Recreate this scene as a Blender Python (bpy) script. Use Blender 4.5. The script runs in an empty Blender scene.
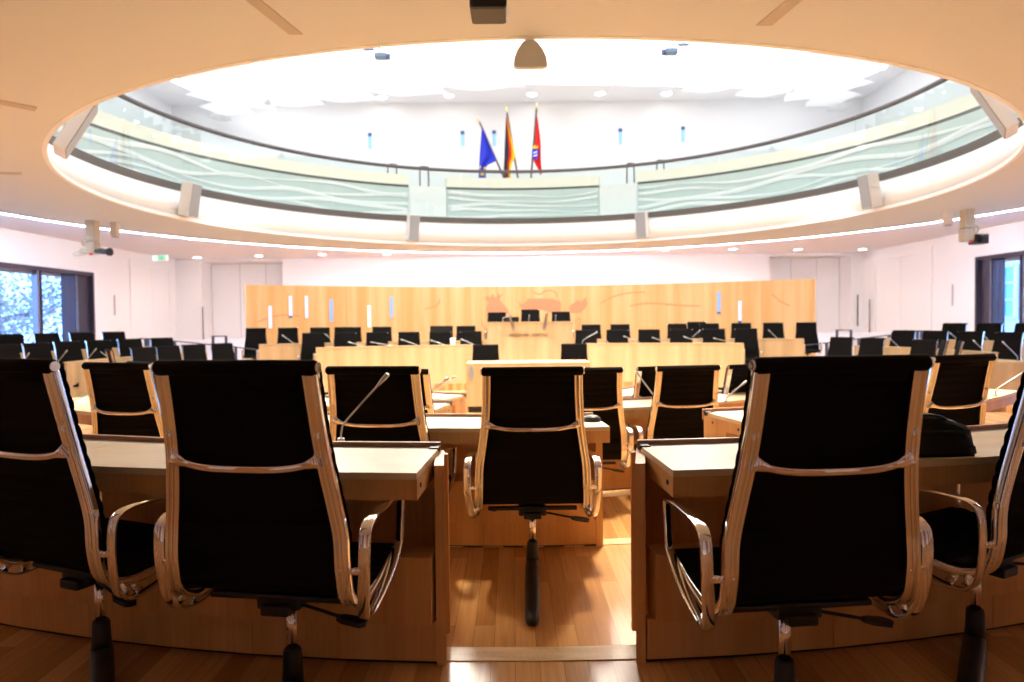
import bpy, bmesh, math, random
from mathutils import Vector, Matrix
random.seed(7)
PI = math.pi
S = bpy.context.scene
COL = S.collection
R = math.radians
sin, cos = math.sin, math.cos

# ------------------------------------------------------------------ camera
FPX = 690.0
PITCH = math.atan(20 / FPX)
ROLL = R(0.6)
CZ = 1.2
cam_d = bpy.data.cameras.new('camera')
cam = bpy.data.objects.new('camera', cam_d)
COL.objects.link(cam)
S.camera = cam
cam_d.sensor_width = 36
cam_d.lens = FPX * 36 / 1024
cam_d.clip_start = 0.05
cam_d.clip_end = 300
cam.matrix_world = (Matrix.Translation((0, 0, CZ)) @ Matrix.Rotation(PI / 2 - PITCH, 4, 'X')
                    @ Matrix.Rotation(-ROLL, 4, 'Z'))
cam_d.dof.use_dof = True
cam_d.dof.focus_distance = 2.7
cam_d.dof.aperture_fstop = 2.6


def ray(px, py):
    """direction of the photo's pixel, in metres per metre of depth Y"""
    x, y = px - 512, -(py - 341)
    c, s = cos(ROLL), sin(ROLL)
    x2, y2 = c * x + s * y, -s * x + c * y
    d = Vector((x2, FPX * cos(PITCH) + y2 * sin(PITCH), -FPX * sin(PITCH) + y2 * cos(PITCH)))
    return d / d.y


def atY(px, py, Y):
    d = ray(px, py)
    return Vector((d.x * Y, Y, CZ + d.z * Y))


def atZ(px, py, z):
    d = ray(px, py)
    t = (z - CZ) / d.z
    return Vector((d.x * t, t, z))


def at_circle(px, py, cx, cy, rad, far=True):
    d = ray(px, py)
    A = d.x ** 2 + 1
    B = -2 * (d.x * cx + cy)
    C = cx * cx + cy * cy - rad * rad
    q = max(0, B * B - 4 * A * C)
    Y = (-B + (1 if far else -1) * math.sqrt(q)) / 2 / A
    return Vector((d.x * Y, Y, CZ + d.z * Y))


# ------------------------------------------------------------------ materials
def newmat(name):
    m = bpy.data.materials.new(name)
    m.use_nodes = True
    nt = m.node_tree
    b = nt.nodes['Principled BSDF']
    return m, nt, b


def mat(name, col, rough=0.5, metal=0.0, emit=None, estr=0, bump=0, bscale=80, var=0.0, spec=None):
    m, nt, b = newmat(name)
    b.inputs['Base Color'].default_value = (*col, 1)
    b.inputs['Roughness'].default_value = rough
    b.inputs['Metallic'].default_value = metal
    if spec is not None:
        b.inputs['Specular IOR Level'].default_value = spec
    if emit:
        b.inputs['Emission Color'].default_value = (*emit, 1)
        b.inputs['Emission Strength'].default_value = estr
    tc = nt.nodes.new('ShaderNodeTexCoord')
    nz = nt.nodes.new('ShaderNodeTexNoise')
    nz.inputs['Scale'].default_value = bscale
    nt.links.new(tc.outputs['Object'], nz.inputs['Vector'])
    if bump:
        bp = nt.nodes.new('ShaderNodeBump')
        bp.inputs['Strength'].default_value = bump
        bp.inputs['Distance'].default_value = 0.002
        nt.links.new(nz.outputs['Fac'], bp.inputs['Height'])
        nt.links.new(bp.outputs['Normal'], b.inputs['Normal'])
    if var:
        rp = nt.nodes.new('ShaderNodeValToRGB')
        rp.color_ramp.elements[0].color = (*[c * (1 - var) for c in col], 1)
        rp.color_ramp.elements[1].color = (*[min(1, c * (1 + var)) for c in col], 1)
        nt.links.new(nz.outputs['Fac'], rp.inputs['Fac'])
        nt.links.new(rp.outputs['Color'], b.inputs['Base Color'])
    return m


def wood(name, dark, light, stretch=(6, 6, 0.25), rough=0.35, fine=(70, 70, 2.5)):
    """veneer: broad bands of tone along one axis with a fine grain over them"""
    m, nt, b = newmat(name)
    tc = nt.nodes.new('ShaderNodeTexCoord')
    mp = nt.nodes.new('ShaderNodeMapping')
    mp.inputs['Scale'].default_value = stretch
    n1 = nt.nodes.new('ShaderNodeTexNoise')
    n1.inputs['Scale'].default_value = 1
    n1.inputs['Detail'].default_value = 1
    mp2 = nt.nodes.new('ShaderNodeMapping')
    mp2.inputs['Scale'].default_value = fine
    n2 = nt.nodes.new('ShaderNodeTexNoise')
    n2.inputs['Scale'].default_value = 1
    n2.inputs['Detail'].default_value = 4
    mx = nt.nodes.new('ShaderNodeMix')
    mx.data_type = 'FLOAT'
    mx.inputs[0].default_value = 0.35
    rp = nt.nodes.new('ShaderNodeValToRGB')
    rp.color_ramp.elements[0].position = 0.36
    rp.color_ramp.elements[0].color = (*dark, 1)
    rp.color_ramp.elements[1].position = 0.64
    rp.color_ramp.elements[1].color = (*light, 1)
    L = nt.links.new
    L(tc.outputs['Object'], mp.inputs['Vector'])
    L(tc.outputs['Object'], mp2.inputs['Vector'])
    L(mp.outputs['Vector'], n1.inputs['Vector'])
    L(mp2.outputs['Vector'], n2.inputs['Vector'])
    L(n1.outputs['Fac'], mx.inputs[2])
    L(n2.outputs['Fac'], mx.inputs[3])
    L(mx.outputs[0], rp.inputs['Fac'])
    L(rp.outputs['Color'], b.inputs['Base Color'])
    b.inputs['Roughness'].default_value = rough
    return m


def parquet(name):
    m, nt, b = newmat(name)
    tc = nt.nodes.new('ShaderNodeTexCoord')
    mp = nt.nodes.new('ShaderNodeMapping')
    mp.inputs['Rotation'].default_value = (0, 0, PI / 2)
    br = nt.nodes.new('ShaderNodeTexBrick')
    br.offset = 0.43
    br.inputs['Scale'].default_value = 1
    br.inputs['Brick Width'].default_value = 0.85
    br.inputs['Row Height'].default_value = 0.085
    br.inputs['Mortar Size'].default_value = 0.0007
    br.inputs['Mortar Smooth'].default_value = 0.1
    br.inputs['Bias'].default_value = 0
    br.inputs['Color1'].default_value = (0.50, 0.235, 0.075, 1)
    br.inputs['Color2'].default_value = (0.76, 0.43, 0.17, 1)
    br.inputs['Mortar'].default_value = (0.2, 0.09, 0.03, 1)
    mp2 = nt.nodes.new('ShaderNodeMapping')
    mp2.inputs['Scale'].default_value = (60, 3, 1)
    nz = nt.nodes.new('ShaderNodeTexNoise')
    nz.inputs['Scale'].default_value = 1
    nz.inputs['Detail'].default_value = 4
    mx = nt.nodes.new('ShaderNodeMix')
    mx.data_type = 'RGBA'
    mx.blend_type = 'MULTIPLY'
    mx.inputs[0].default_value = 0.4
    rp = nt.nodes.new('ShaderNodeValToRGB')
    rp.color_ramp.elements[0].position = 0.3
    rp.color_ramp.elements[0].color = (0.6, 0.5, 0.4, 1)
    rp.color_ramp.elements[1].position = 0.65
    L = nt.links.new
    L(tc.outputs['Object'], mp.inputs['Vector'])
    L(mp.outputs['Vector'], br.inputs['Vector'])
    L(tc.outputs['Object'], mp2.inputs['Vector'])
    L(mp2.outputs['Vector'], nz.inputs['Vector'])
    L(nz.outputs['Fac'], rp.inputs['Fac'])
    L(br.outputs['Color'], mx.inputs[6])
    L(rp.outputs['Color'], mx.inputs[7])
    L(mx.outputs[2], b.inputs['Base Color'])
    b.inputs['Roughness'].default_value = 0.27
    return m


def glassmat(name, tint, refl_rough=0.02, ior=1.5):
    """thin glazing: clear tinted pass-through with a Fresnel reflection"""
    m = bpy.data.materials.new(name)
    m.use_nodes = True
    nt = m.node_tree
    nt.nodes.clear()
    o = nt.nodes.new('ShaderNodeOutputMaterial')
    t = nt.nodes.new('ShaderNodeBsdfTransparent')
    t.inputs['Color'].default_value = (*tint, 1)
    g = nt.nodes.new('ShaderNodeBsdfGlossy')
    g.inputs['Roughness'].default_value = refl_rough
    f = nt.nodes.new('ShaderNodeFresnel')
    f.inputs['IOR'].default_value = ior
    mx = nt.nodes.new('ShaderNodeMixShader')
    L = nt.links.new
    ge = nt.nodes.new('ShaderNodeNewGeometry')
    iv = nt.nodes.new('ShaderNodeMath')
    iv.operation = 'SUBTRACT'
    iv.inputs[0].default_value = 1
    mu = nt.nodes.new('ShaderNodeMath')
    mu.operation = 'MULTIPLY'
    L(ge.outputs['Backfacing'], iv.inputs[1])
    L(iv.outputs[0], mu.inputs[0])
    L(f.outputs[0], mu.inputs[1])
    L(mu.outputs[0], mx.inputs[0])
    L(t.outputs[0], mx.inputs[1])
    L(g.outputs[0], mx.inputs[2])
    L(mx.outputs[0], o.inputs['Surface'])
    return m


def sailmat(name):
    m = bpy.data.materials.new(name)
    m.use_nodes = True
    nt = m.node_tree
    nt.nodes.clear()
    o = nt.nodes.new('ShaderNodeOutputMaterial')
    d = nt.nodes.new('ShaderNodeBsdfDiffuse')
    d.inputs['Color'].default_value = (.9, .9, .88, 1)
    t = nt.nodes.new('ShaderNodeBsdfTranslucent')
    t.inputs['Color'].default_value = (.9, .91, .92, 1)
    mx = nt.nodes.new('ShaderNodeMixShader')
    mx.inputs[0].default_value = 0.5
    L = nt.links.new
    L(d.outputs[0], mx.inputs[1])
    L(t.outputs[0], mx.inputs[2])
    L(mx.outputs[0], o.inputs['Surface'])
    return m


M = {}
M['white'] = mat('white plaster', (.84, .83, .85), .8, bump=.05, bscale=40)
M['gallery_white'] = mat('gallery plaster', (.86, .86, .87), .8, bump=.05, bscale=40)
M['fascia'] = mat('white lacquered fascia', (.90, .93, .94), .5, bump=.02)
M['seam'] = mat('grey joint', (.45, .42, .44), .8, bump=.02)
M['disc'] = mat('beige ceiling plaster', (.68, .71, .72), .8, bump=.05, bscale=60)
M['outer_ceiling'] = mat('pale ceiling plaster', (.80, .81, .92), .8, bump=.05, bscale=60)
M['vent'] = mat('brown grey slot', (.50, .45, .40), .7, bump=.02)
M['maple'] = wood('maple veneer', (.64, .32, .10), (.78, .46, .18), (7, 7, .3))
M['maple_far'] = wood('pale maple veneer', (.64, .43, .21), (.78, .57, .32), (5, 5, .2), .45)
M['maple_wall'] = wood('golden maple panelling', (.86, .49, .18), (.96, .66, .33), (4.5, .4, .12), .5, (40, 40, 1))
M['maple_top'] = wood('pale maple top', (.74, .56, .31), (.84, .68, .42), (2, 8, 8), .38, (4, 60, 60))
M['maple_dark'] = wood('brown maple edging', (.40, .19, .085), (.50, .26, .12), (4, 4, 4), .4)
M['nosing'] = wood('pale step nosing', (.66, .45, .23), (.82, .62, .37), (5, 20, 5), .35)
M['pink'] = mat('reddish veneer inlay', (.90, .36, .19), .5, bump=.02, var=.05, bscale=6)
M['floor'] = parquet('oak parquet')
M['black'] = mat('black woven seat cloth', (.006, .005, .0045), .85, bump=.35, bscale=900, spec=.10)
M['plastic'] = mat('black plastic', (.012, .012, .012), .38, bump=.05)
M['grey_black'] = mat('dark grey cloth', (.03, .03, .033), .6, bump=.3, bscale=500)
M['chrome'] = mat('polished aluminium', (.92, .90, .87), .05, 1.0)
M['steel'] = mat('brushed steel', (.6, .6, .6), .3, 1.0, bump=.05)
M['strip'] = mat('grey metal inlay', (.42, .43, .46), .35, .6, bump=.03)
M['speaker_white'] = mat('white speaker case', (.80, .80, .78), .5, bump=.02)
M['grille'] = mat('grey speaker cloth', (.33, .37, .42), .7, bump=.4, bscale=700)
M['camcase'] = mat('cream camera housing', (.60, .56, .44), .5, bump=.03)
M['red'] = mat('red lamp cap', (.7, .03, .03), .4, bump=.02)
M['rail'] = mat('dark grey rail', (.07, .06, .07), .4, .3, bump=.02)
M['handrail'] = mat('grey steel handrail', (.10, .10, .115), .5, .2, bump=.02)
M['shoe'] = mat('dark grey glazing channel', (.115, .11, .105), .5, .3, bump=.02)
M['cream'] = mat('cream parapet', (.88, .85, .75), .6, bump=.02)
M['pale_green'] = mat('pale green panel', (.58, .67, .66), .5, bump=.02)
M['frame'] = mat('dark violet grey window frame', (.035, .025, .045), .45, .2, bump=.03)
M['frame_blue'] = mat('blue grey curtain', (.05, .07, .16), .7, bump=.3, bscale=60)
M['frame_light'] = mat('grey aluminium frame', (.25, .25, .33), .4, .5, bump=.03)
M['glass'] = glassmat('green tinted balustrade glass', (.91, .972, .958), .02, 2.1)
M['pane'] = glassmat('window glass', (.93, .97, 1))
M['sail'] = sailmat('white sail cloth')
M['lightceil'] = mat('luminous ceiling', (1, 1, 1), .5, emit=(.93, .96, 1), estr=1.35)
M['lamp'] = mat('lit lamp glass', (1, 1, 1), .5, emit=(1, .97, .92), estr=16)
M['cove'] = mat('lit cove strip', (1, 1, 1), .5, emit=(.80, .87, 1), estr=68)
M['slit'] = mat('sky blue glass', (.3, .5, .85), .3, emit=(.10, .28, .85), estr=.55)
M['slit_pale'] = mat('pale sky glass', (.7, .8, .9), .3, emit=(.30, .55, .95), estr=.5)
M['slit_white'] = mat('white sky glass', (.9, .9, .9), .3, emit=(1, 1, 1), estr=.55)
M['slit_dark'] = mat('dark frame piece', (.05, .12, .3), .5, bump=.02)
M['eu_blue'] = mat('blue flag cloth', (.02, .04, .62), .8, bump=.2)
M['yellow'] = mat('yellow flag cloth', (.9, .62, .01), .8, bump=.2)
M['fblack'] = mat('black flag cloth', (.015, .015, .02), .8, bump=.2)
M['fred'] = mat('red flag cloth', (.75, .02, .02), .8, bump=.2)
M['fwhite'] = mat('white flag cloth', (.85, .85, .85), .8, bump=.2)
M['pole'] = mat('brown flag pole', (.12, .085, .06), .5, bump=.05)
M['brass'] = mat('pale brass', (.8, .65, .35), .3, .8, bump=.02)
M['exit_white'] = mat('white sign acrylic', (.9, .93, .92), .4, emit=(1, 1, 1), estr=.5)
M['exit_green'] = mat('green sign acrylic', (.01, .45, .22), .4, emit=(.01, .5, .25), estr=.7)
M['letters'] = mat('grey brown letters', (.10, .07, .045), .5, .2, bump=.02)
M['bag'] = mat('black leather bag', (.012, .013, .014), .42, bump=.5, bscale=120)
M['projector'] = mat('dark grey projector case', (.018, .018, .02), .45, bump=.05)
M['blue_lamp'] = mat('blue grey lamp housing', (.16, .25, .40), .35, .3, bump=.03)
M['facade'] = mat('pale facade render', (.72, .76, .78), .9, bump=.1, bscale=20)
M['facade_trim'] = mat('white facade trim', (.85, .86, .87), .8, bump=.05)
M['facade_glass'] = mat('blue facade glass', (.25, .48, .62), .15, .2, bump=.02)
M['bark'] = mat('grey bark', (.20, .16, .14), .9, bump=.6, bscale=15)
M['leaf'] = mat('faded leaves', (.40, .35, .36), .8, var=.5, bscale=1.3)
M['ground'] = mat('pavement', (.35, .34, .33), .9, var=.15, bscale=2)


# ------------------------------------------------------------------ mesh builder
class MB:
    def __init__(self):
        self.v, self.f, self.mi, self.sm = [], [], [], []
        self.mats = []
        self.cur = 0
        self.smooth = False

    def use(self, m, smooth=False):
        if m not in self.mats:
            self.mats.append(m)
        self.cur = self.mats.index(m)
        self.smooth = smooth
        return self

    def add(self, vs, fs, smooth=None):
        b = len(self.v)
        self.v += [Vector(p) for p in vs]
        for f in fs:
            self.f.append([b + i for i in f])
            self.mi.append(self.cur)
            self.sm.append(self.smooth if smooth is None else smooth)
        return self

    def box(self, x0, x1, y0, y1, z0, z1, mtx=None):
        vs = [Vector((x, y, z)) for z in (z0, z1) for y in (y0, y1) for x in (x0, x1)]
        if mtx:
            vs = [mtx @ p for p in vs]
        return self.add(vs, [(0, 2, 3, 1), (4, 5, 7, 6), (0, 1, 5, 4), (2, 6, 7, 3), (0, 4, 6, 2), (1, 3, 7, 5)], False)

    def bbox(self, x0, x1, y0, y1, z0, z1, bev=.005, mtx=None):
        """box with chamfered vertical and horizontal edges"""
        bm = bmesh.new()
        bmesh.ops.create_cube(bm, size=1)
        for p in bm.verts:
            p.co = Vector((x0 + (p.co.x + .5) * (x1 - x0), y0 + (p.co.y + .5) * (y1 - y0), z0 + (p.co.z + .5) * (z1 - z0)))
        bmesh.ops.bevel(bm, geom=bm.edges[:], offset=bev, segments=2, affect='EDGES', profile=.6)
        vs = [(mtx @ p.co if mtx else p.co.copy()) for p in bm.verts]
        bm.verts.index_update()
        fs = [[q.index for q in f.verts] for f in bm.faces]
        bm.free()
        return self.add(vs, fs, False)

    def sector(self, cx, cy, r0, r1, a0, a1, z0, z1, n=None, r0t=None, r1t=None):
        """curved slab: angle 0 points towards -Y (the camera), positive to the right"""
        n = n or max(2, int(abs(a1 - a0) / 2.5))
        r0t = r0 if r0t is None else r0t
        r1t = r1 if r1t is None else r1t
        full = abs(abs(a1 - a0) - 360) < 1e-6
        vs, fs = [], []
        for i in range(n + 1):
            a = R(a0 + (a1 - a0) * i / n)
            s, c = sin(a), -cos(a)
            for (r, z) in ((r0, z0), (r1, z0), (r1t, z1), (r0t, z1)):
                vs.append((cx + r * s, cy + r * c, z))
        for i in range(n):
            b = 4 * i
            for k in range(4):
                k2 = (k + 1) % 4
                fs.append((b + k, b + k2, b + 4 + k2, b + 4 + k))
        if not full:
            fs.append((3, 2, 1, 0))
            b = 4 * n
            fs.append((b, b + 1, b + 2, b + 3))
        return self.add(vs, fs, False)

    def sweep(self, path, w, t, ref, n=8, cap=True, ws=None, closed=False, smooth=True):
        """elliptic/rounded section along a path: w along ref axis, t along the normal in the path plane"""
        pts = [Vector(p) for p in path]
        N = len(pts)
        ref = Vector(ref).normalized()
        vs, fs = [], []
        for i, p in enumerate(pts):
            if closed:
                d = pts[(i + 1) % N] - pts[i - 1]
            else:
                d = pts[min(i + 1, N - 1)] - pts[max(i - 1, 0)]
            d.normalize()
            bx = (ref - d * ref.dot(d))
            if bx.length < 1e-4:
                bx = d.orthogonal()
            bx.normalize()
            nx = d.cross(bx)
            k = ws[i] if ws else 1
            for j in range(n):
                a = 2 * PI * (j + .5) / n
                ca, sa = cos(a), sin(a)
                e = 0.6
                ca = math.copysign(abs(ca) ** e, ca)
                sa = math.copysign(abs(sa) ** e, sa)
                vs.append(p + bx * (ca * w / 2 * k) + nx * (sa * t / 2 * k))
        m = N if closed else N - 1
        for i in range(m):
            for j in range(n):
                a, b = i * n + j, i * n + (j + 1) % n
                c, d2 = ((i + 1) % N) * n + (j + 1) % n, ((i + 1) % N) * n + j
                fs.append((a, b, c, d2))
        self.add(vs, fs, smooth)
        if cap and not closed:
            b = len(self.v) - len(vs)
            self.f.append([b + j for j in range(n)][::-1])
            self.mi.append(self.cur); self.sm.append(False)
            self.f.append([b + (N - 1) * n + j for j in range(n)])
            self.mi.append(self.cur); self.sm.append(False)
        return self

    def tube(self, path, r, n=8, rs=None, smooth=True):
        pts = [Vector(p) for p in path]
        N = len(pts)
        vs, fs = [], []
        prev = None
        for i, p in enumerate(pts):
            d = (pts[min(i + 1, N - 1)] - pts[max(i - 1, 0)]).normalized()
            if prev is None:
                bx = d.orthogonal().normalized()
            else:
                bx = (prev - d * prev.dot(d)).normalized()
            prev = bx
            nx = d.cross(bx)
            rr = rs[i] if rs else r
            for j in range(n):
                a = 2 * PI * j / n
                vs.append(p + bx * (cos(a) * rr) + nx * (sin(a) * rr))
        for i in range(N - 1):
            for j in range(n):
                fs.append((i * n + j, i * n + (j + 1) % n, (i + 1) * n + (j + 1) % n, (i + 1) * n + j))
        self.add(vs, fs, smooth)
        b = len(self.v) - len(vs)
        for loop in ([b + j for j in range(n)][::-1], [b + (N - 1) * n + j for j in range(n)]):
            self.f.append(loop); self.mi.append(self.cur); self.sm.append(False)
        return self

    def cyl(self, x, y, z0, z1, r0, r1=None, n=16):
        r1 = r0 if r1 is None else r1
        return self.tube([(x, y, z0), (x, y, z1)], r0, n, [r0, r1])

    def prism(self, poly, thick, mtx):
        """polygon in its local XY plane, extruded by thick along local Z, placed by mtx"""
        n = len(poly)
        vs = [mtx @ Vector((x, y, 0)) for x, y in poly] + [mtx @ Vector((x, y, thick)) for x, y in poly]
        fs = [list(range(n))[::-1], list(range(n, 2 * n))] + [(i, (i + 1) % n, n + (i + 1) % n, n + i) for i in range(n)]
        return self.add(vs, fs, False)

    def build(self, name, parent=None, local=False, origin=None):
        me = bpy.data.meshes.new(name)
        off = Vector((0, 0, 0))
        if not local:
            if parent:
                off = parent.location.copy()
            elif origin is not None:
                off = Vector(origin)
        me.from_pydata([tuple(p - off) for p in self.v], [], self.f)
        for m in self.mats:
            me.materials.append(M[m])
        for p, mi, s in zip(me.polygons, self.mi, self.sm):
            p.material_index = mi
            p.use_smooth = s
        bm = bmesh.new()
        bm.from_mesh(me)
        bmesh.ops.recalc_face_normals(bm, faces=bm.faces)
        bm.to_mesh(me)
        bm.free()
        me.update()
        o = bpy.data.objects.new(name, me)
        COL.objects.link(o)
        if parent:
            o.parent = parent
        elif not local:
            o.location = off
        return o


def mb(m, smooth=False):
    return MB().use(m, smooth)


def empty(name, loc, rz=0):
    o = bpy.data.objects.new(name, None)
    o.empty_display_size = .1
    COL.objects.link(o)
    o.location = loc
    o.rotation_euler = (0, 0, rz)
    return o


def tag(o, label=None, cat=None, group=None, kind=None):
    if label: o['label'] = label
    if cat: o['category'] = cat
    if group: o['group'] = group
    if kind: o['kind'] = kind
    return o


def structure(o, label=None):
    o['kind'] = 'structure'
    if label: o['label'] = label
    return o


def copy_tree(o, parent=None):
    c = o.copy()
    COL.objects.link(c)
    c.parent = parent
    for ch in list(o.children):
        copy_tree(ch, c)
    return c


def smooth_path(pts, k=5):
    """Catmull-Rom through the points"""
    P = [Vector(p) for p in pts]
    out = []
    for i in range(len(P) - 1):
        p0, p1, p2, p3 = P[max(i - 1, 0)], P[i], P[i + 1], P[min(i + 2, len(P) - 1)]
        for j in range(k):
            t = j / k
            out.append(.5 * ((2 * p1) + (p2 - p0) * t + (2 * p0 - 5 * p1 + 4 * p2 - p3) * t * t + (3 * p1 - p0 - 3 * p2 + p3) * t ** 3))
    out.append(P[-1])
    return out


def closed_path(pts, k=5):
    P = [Vector(p) for p in pts]
    n = len(P)
    out = []
    for i in range(n):
        p0, p1, p2, p3 = P[i - 1], P[i], P[(i + 1) % n], P[(i + 2) % n]
        for j in range(k):
            t = j / k
            out.append(.5 * ((2 * p1) + (p2 - p0) * t + (2 * p0 - 5 * p1 + 4 * p2 - p3) * t * t + (3 * p1 - p0 - 3 * p2 + p3) * t ** 3))
    return out


# ------------------------------------------------------------------ levels of the hall
MX, MY = 0.1, 9.05           # centre of the members' rows
HX, HY = 0.3, 11.5           # centre of the hall
F1, F2, F3, F4 = 0.0, -.10, -.225, -.33
FL_SF, FL_SB = -.17, -.04    # side benches, front and back ring
FL_GF, FL_GB = -.12, -.01    # government benches
XL, XR, YN, YF = -11.9, 12.45, -3.0, 24.5
ZC = 3.5                     # lower hall ceiling
ZD = 3.4                     # beige disc
OX, OY, OR = .33, 12.85, 7.40   # opening in the disc
DX, DY, DR = .39, 11.95, 10.4   # disc outline

# ------------------------------------------------------------------ floor tiers
fl = mb('floor')
fl.box(XL, XR, YN, YF + 1, F4 - .3, F4)
fl.sector(MX, MY, 3.50, 5.03, -92, 92, F4 - .01, F3, 60)
fl.sector(MX, MY, 5.03, 6.565, -92, 92, F4 - .01, F2, 60)
vs, fs = [], []
NA = 72
for i in range(NA + 1):
    a = R(-92 + 184 * i / NA)
    s, c = sin(a), -cos(a)
    ts = []
    if s > 1e-6: ts.append((XR - MX) / s)
    if s < -1e-6: ts.append((XL - MX) / s)
    if c < -1e-6: ts.append((YN - MY) / c)
    if c > 1e-6: ts.append((YF - MY) / c)
    t = min(ts)
    for r, z in ((6.565, F4), (t, F4), (t, F1), (6.565, F1)):
        vs.append((MX + r * s, MY + r * c, z))
for i in range(NA):
    b = 4 * i
    for k in range(4):
        k2 = (k + 1) % 4
        fs.append((b + k, b + k2, b + 4 + k2, b + 4 + k))
fs += [(3, 2, 1, 0), (4 * NA, 4 * NA + 1, 4 * NA + 2, 4 * NA + 3)]
fl.add(vs, fs, False)
structure(fl.build('floor'), 'stepped oak parquet floor')
for i, (r, z) in enumerate(((6.565, F1), (5.03, F2), (3.50, F3))):
    t = mb('nosing').sector(MX, MY, r - .012, r + .09, -91, 91, z - .03, z + .004, 70)
    structure(t.build('trim_%d' % (i + 1)), 'pale wooden step nosing')

# platforms of the side rings, government benches and presidium
pf = mb('floor')
for a0, a1 in ((-130, -84), (84, 134)):
    pf.sector(HX, HY, 7.36, 8.78, a0, a1, F4 - .01, FL_SF, 24)
    pf.sector(HX, HY, 8.78, 11.0, a0, a1, F4 - .01, FL_SB, 24)
pf.box(-4.85, -.75, 14.65, 16.55, F4 - .01, FL_GF)
pf.box(1.5, 5.75, 14.65, 16.55, F4 - .01, FL_GF)
pf.box(-6.9, -.75, 16.55, 18.4, F4 - .01, FL_GB)
pf.box(1.5, 7.9, 16.55, 18.4, F4 - .01, FL_GB)
pf.box(-.75, 1.5, 16.3, 19.2, F4 - .01, .33)
structure(pf.build('floor'), 'raised platforms under the benches')

# ------------------------------------------------------------------ walls
WZ0, WZ1 = F4 - .3, ZC + .1
LWY0, LWY1, LWZ0, LWZ1 = 8.5, 19.7, .2, 2.70
RWY0, RWY1, RWZ0, RWZ1 = 8.5, 18.55, .2, 2.78


def side_wall(name, x0, x1, wy0, wy1, wz0, wz1, face):
    w = mb('white')
    w.box(x0, x1, YN, wy0, WZ0, WZ1)
    w.box(x0, x1, wy1, YF + 1.2, WZ0, WZ1)
    w.box(x0, x1, wy0, wy1, WZ0, wz0)
    w.box(x0, x1, wy0, wy1, wz1, WZ1)
    return structure(w.build(name))


side_wall('wall_left', XL - .45, XL, LWY0, LWY1, LWZ0, LWZ1, 1)
side_wall('wall_right', XR, XR + .45, RWY0, RWY1, RWZ0, RWZ1, -1)
bw = mb('maple_dark')
for k in range(14):  # stripes invented on the unseen back wall as contrast for chrome reflections
    x0 = XL - .4 + (XR - XL + .8) * k / 14
    bw.use(('maple_dark', 'white')[k % 2]).box(x0, x0 + (XR - XL + .8) / 14, YN - .3, YN, WZ0, WZ1)
structure(bw.build('wall_back'))

# far wall: a projecting middle, a recess with tall white doors on either side
fw = mb('white')
RXL0, RXL1 = -11.0, -8.1
RXR0, RXR1 = 9.15, 12.05
RZ = 3.40
fw.box(XL - .4, RXL0, YF, YF + .3, WZ0, WZ1)
fw.box(RXL1, RXR0, YF, YF + .3, WZ0, WZ1)
fw.box(RXR1, XR + .4, YF, YF + .3, WZ0, WZ1)
for a, b in ((RXL0, RXL1), (RXR0, RXR1)):
    fw.box(a, b, YF + .9, YF + 1.2, WZ0, WZ1)
    fw.box(a, b, YF, YF + .9, RZ, WZ1)
    fw.box(a - .3, a, YF + .3, YF + 1.2, WZ0, WZ1)
    fw.box(b, b + .3, YF + .3, YF + 1.2, WZ0, WZ1)
structure(fw.build('wall_far'))

nd = [0]


def tall_door(xs, y, z1, label):
    """white flush door leaves set in the recess, with dark joints"""
    nd[0] += 1
    d = empty('door_%d' % nd[0], ((xs[0] + xs[-1]) / 2, y, F4))
    structure(d, label)
    for a, b in zip(xs[:-1], xs[1:]):
        mb('white').box(a + .012, b - .012, y - .045, y, F4, z1).build('door_leaf', d)
    mb('seam').box(xs[0], xs[-1], y - .02, y + .001, F4, z1 + .01).build('door_backing', d)
    return d


tall_door([RXL0 + .02, -9.95, -9.0, RXL1 - .02], YF + .9, RZ - .01, 'white doors in the left recess')
tall_door([RXR0 + .02, 10.25, 11.2, RXR1 - .02], YF + .9, RZ - .01, 'white doors in the right recess')


def side_door(x, y0, y1, z1, sgn, label):
    nd[0] += 1
    d = empty('door_%d' % nd[0], (x, (y0 + y1) / 2, F4))
    structure(d, label)
    e = .035 * sgn
    f = mb('white')
    for a, b, c, g in ((y0 - .16, y0, F4, z1 + .16), (y1, y1 + .16, F4, z1 + .16), (y0, y1, z1, z1 + .16)):
        f.box(min(x, x + e), max(x, x + e), a, b, c, g)
    f.build('door_frame', d)
    ym = (y0 + y1) / 2
    for a, b in ((y0 + .02, ym - .01), (ym + .01, y1 - .02)):
        mb('white').box(min(x, x + e * .55), max(x, x + e * .55), a, b, F4, z1 - .02).build('door_leaf', d)
    hb = mb('handrail')
    hx_, hy_ = (-10.94, YF - .05) if sgn > 0 else (XR - .09, 23.85)
    hb.tube([(hx_, hy_, .55), (hx_, hy_, 1.82)], .022, 8)
    if sgn < 0: hb.tube([(12.25, YF - .05, .9), (12.25, YF - .05, 2.0)], .022, 8)
    hb.build('door_handle', d)


side_door(XL, 21.7, 24.0, 3.1, 1, 'white double door in the left wall')
side_door(XR, 20.6, 23.6, 3.12, -1, 'white double door in the right wall')

# faint slit windows in the white side walls
for i, (x, y, sg) in enumerate(((XL, 20.7, 1), (XR, 19.5, -1))):
    o = mb('seam').box(x - .01, x + .012, y - .035, y + .035, 1.5, 2.1)
    tag(o.build('wall_slot', origin=(x, y, 1.5)), 'narrow grey slot in the white %s wall beside the dark window' % ('left' if sg > 0 else 'right'), 'slot')

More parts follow.
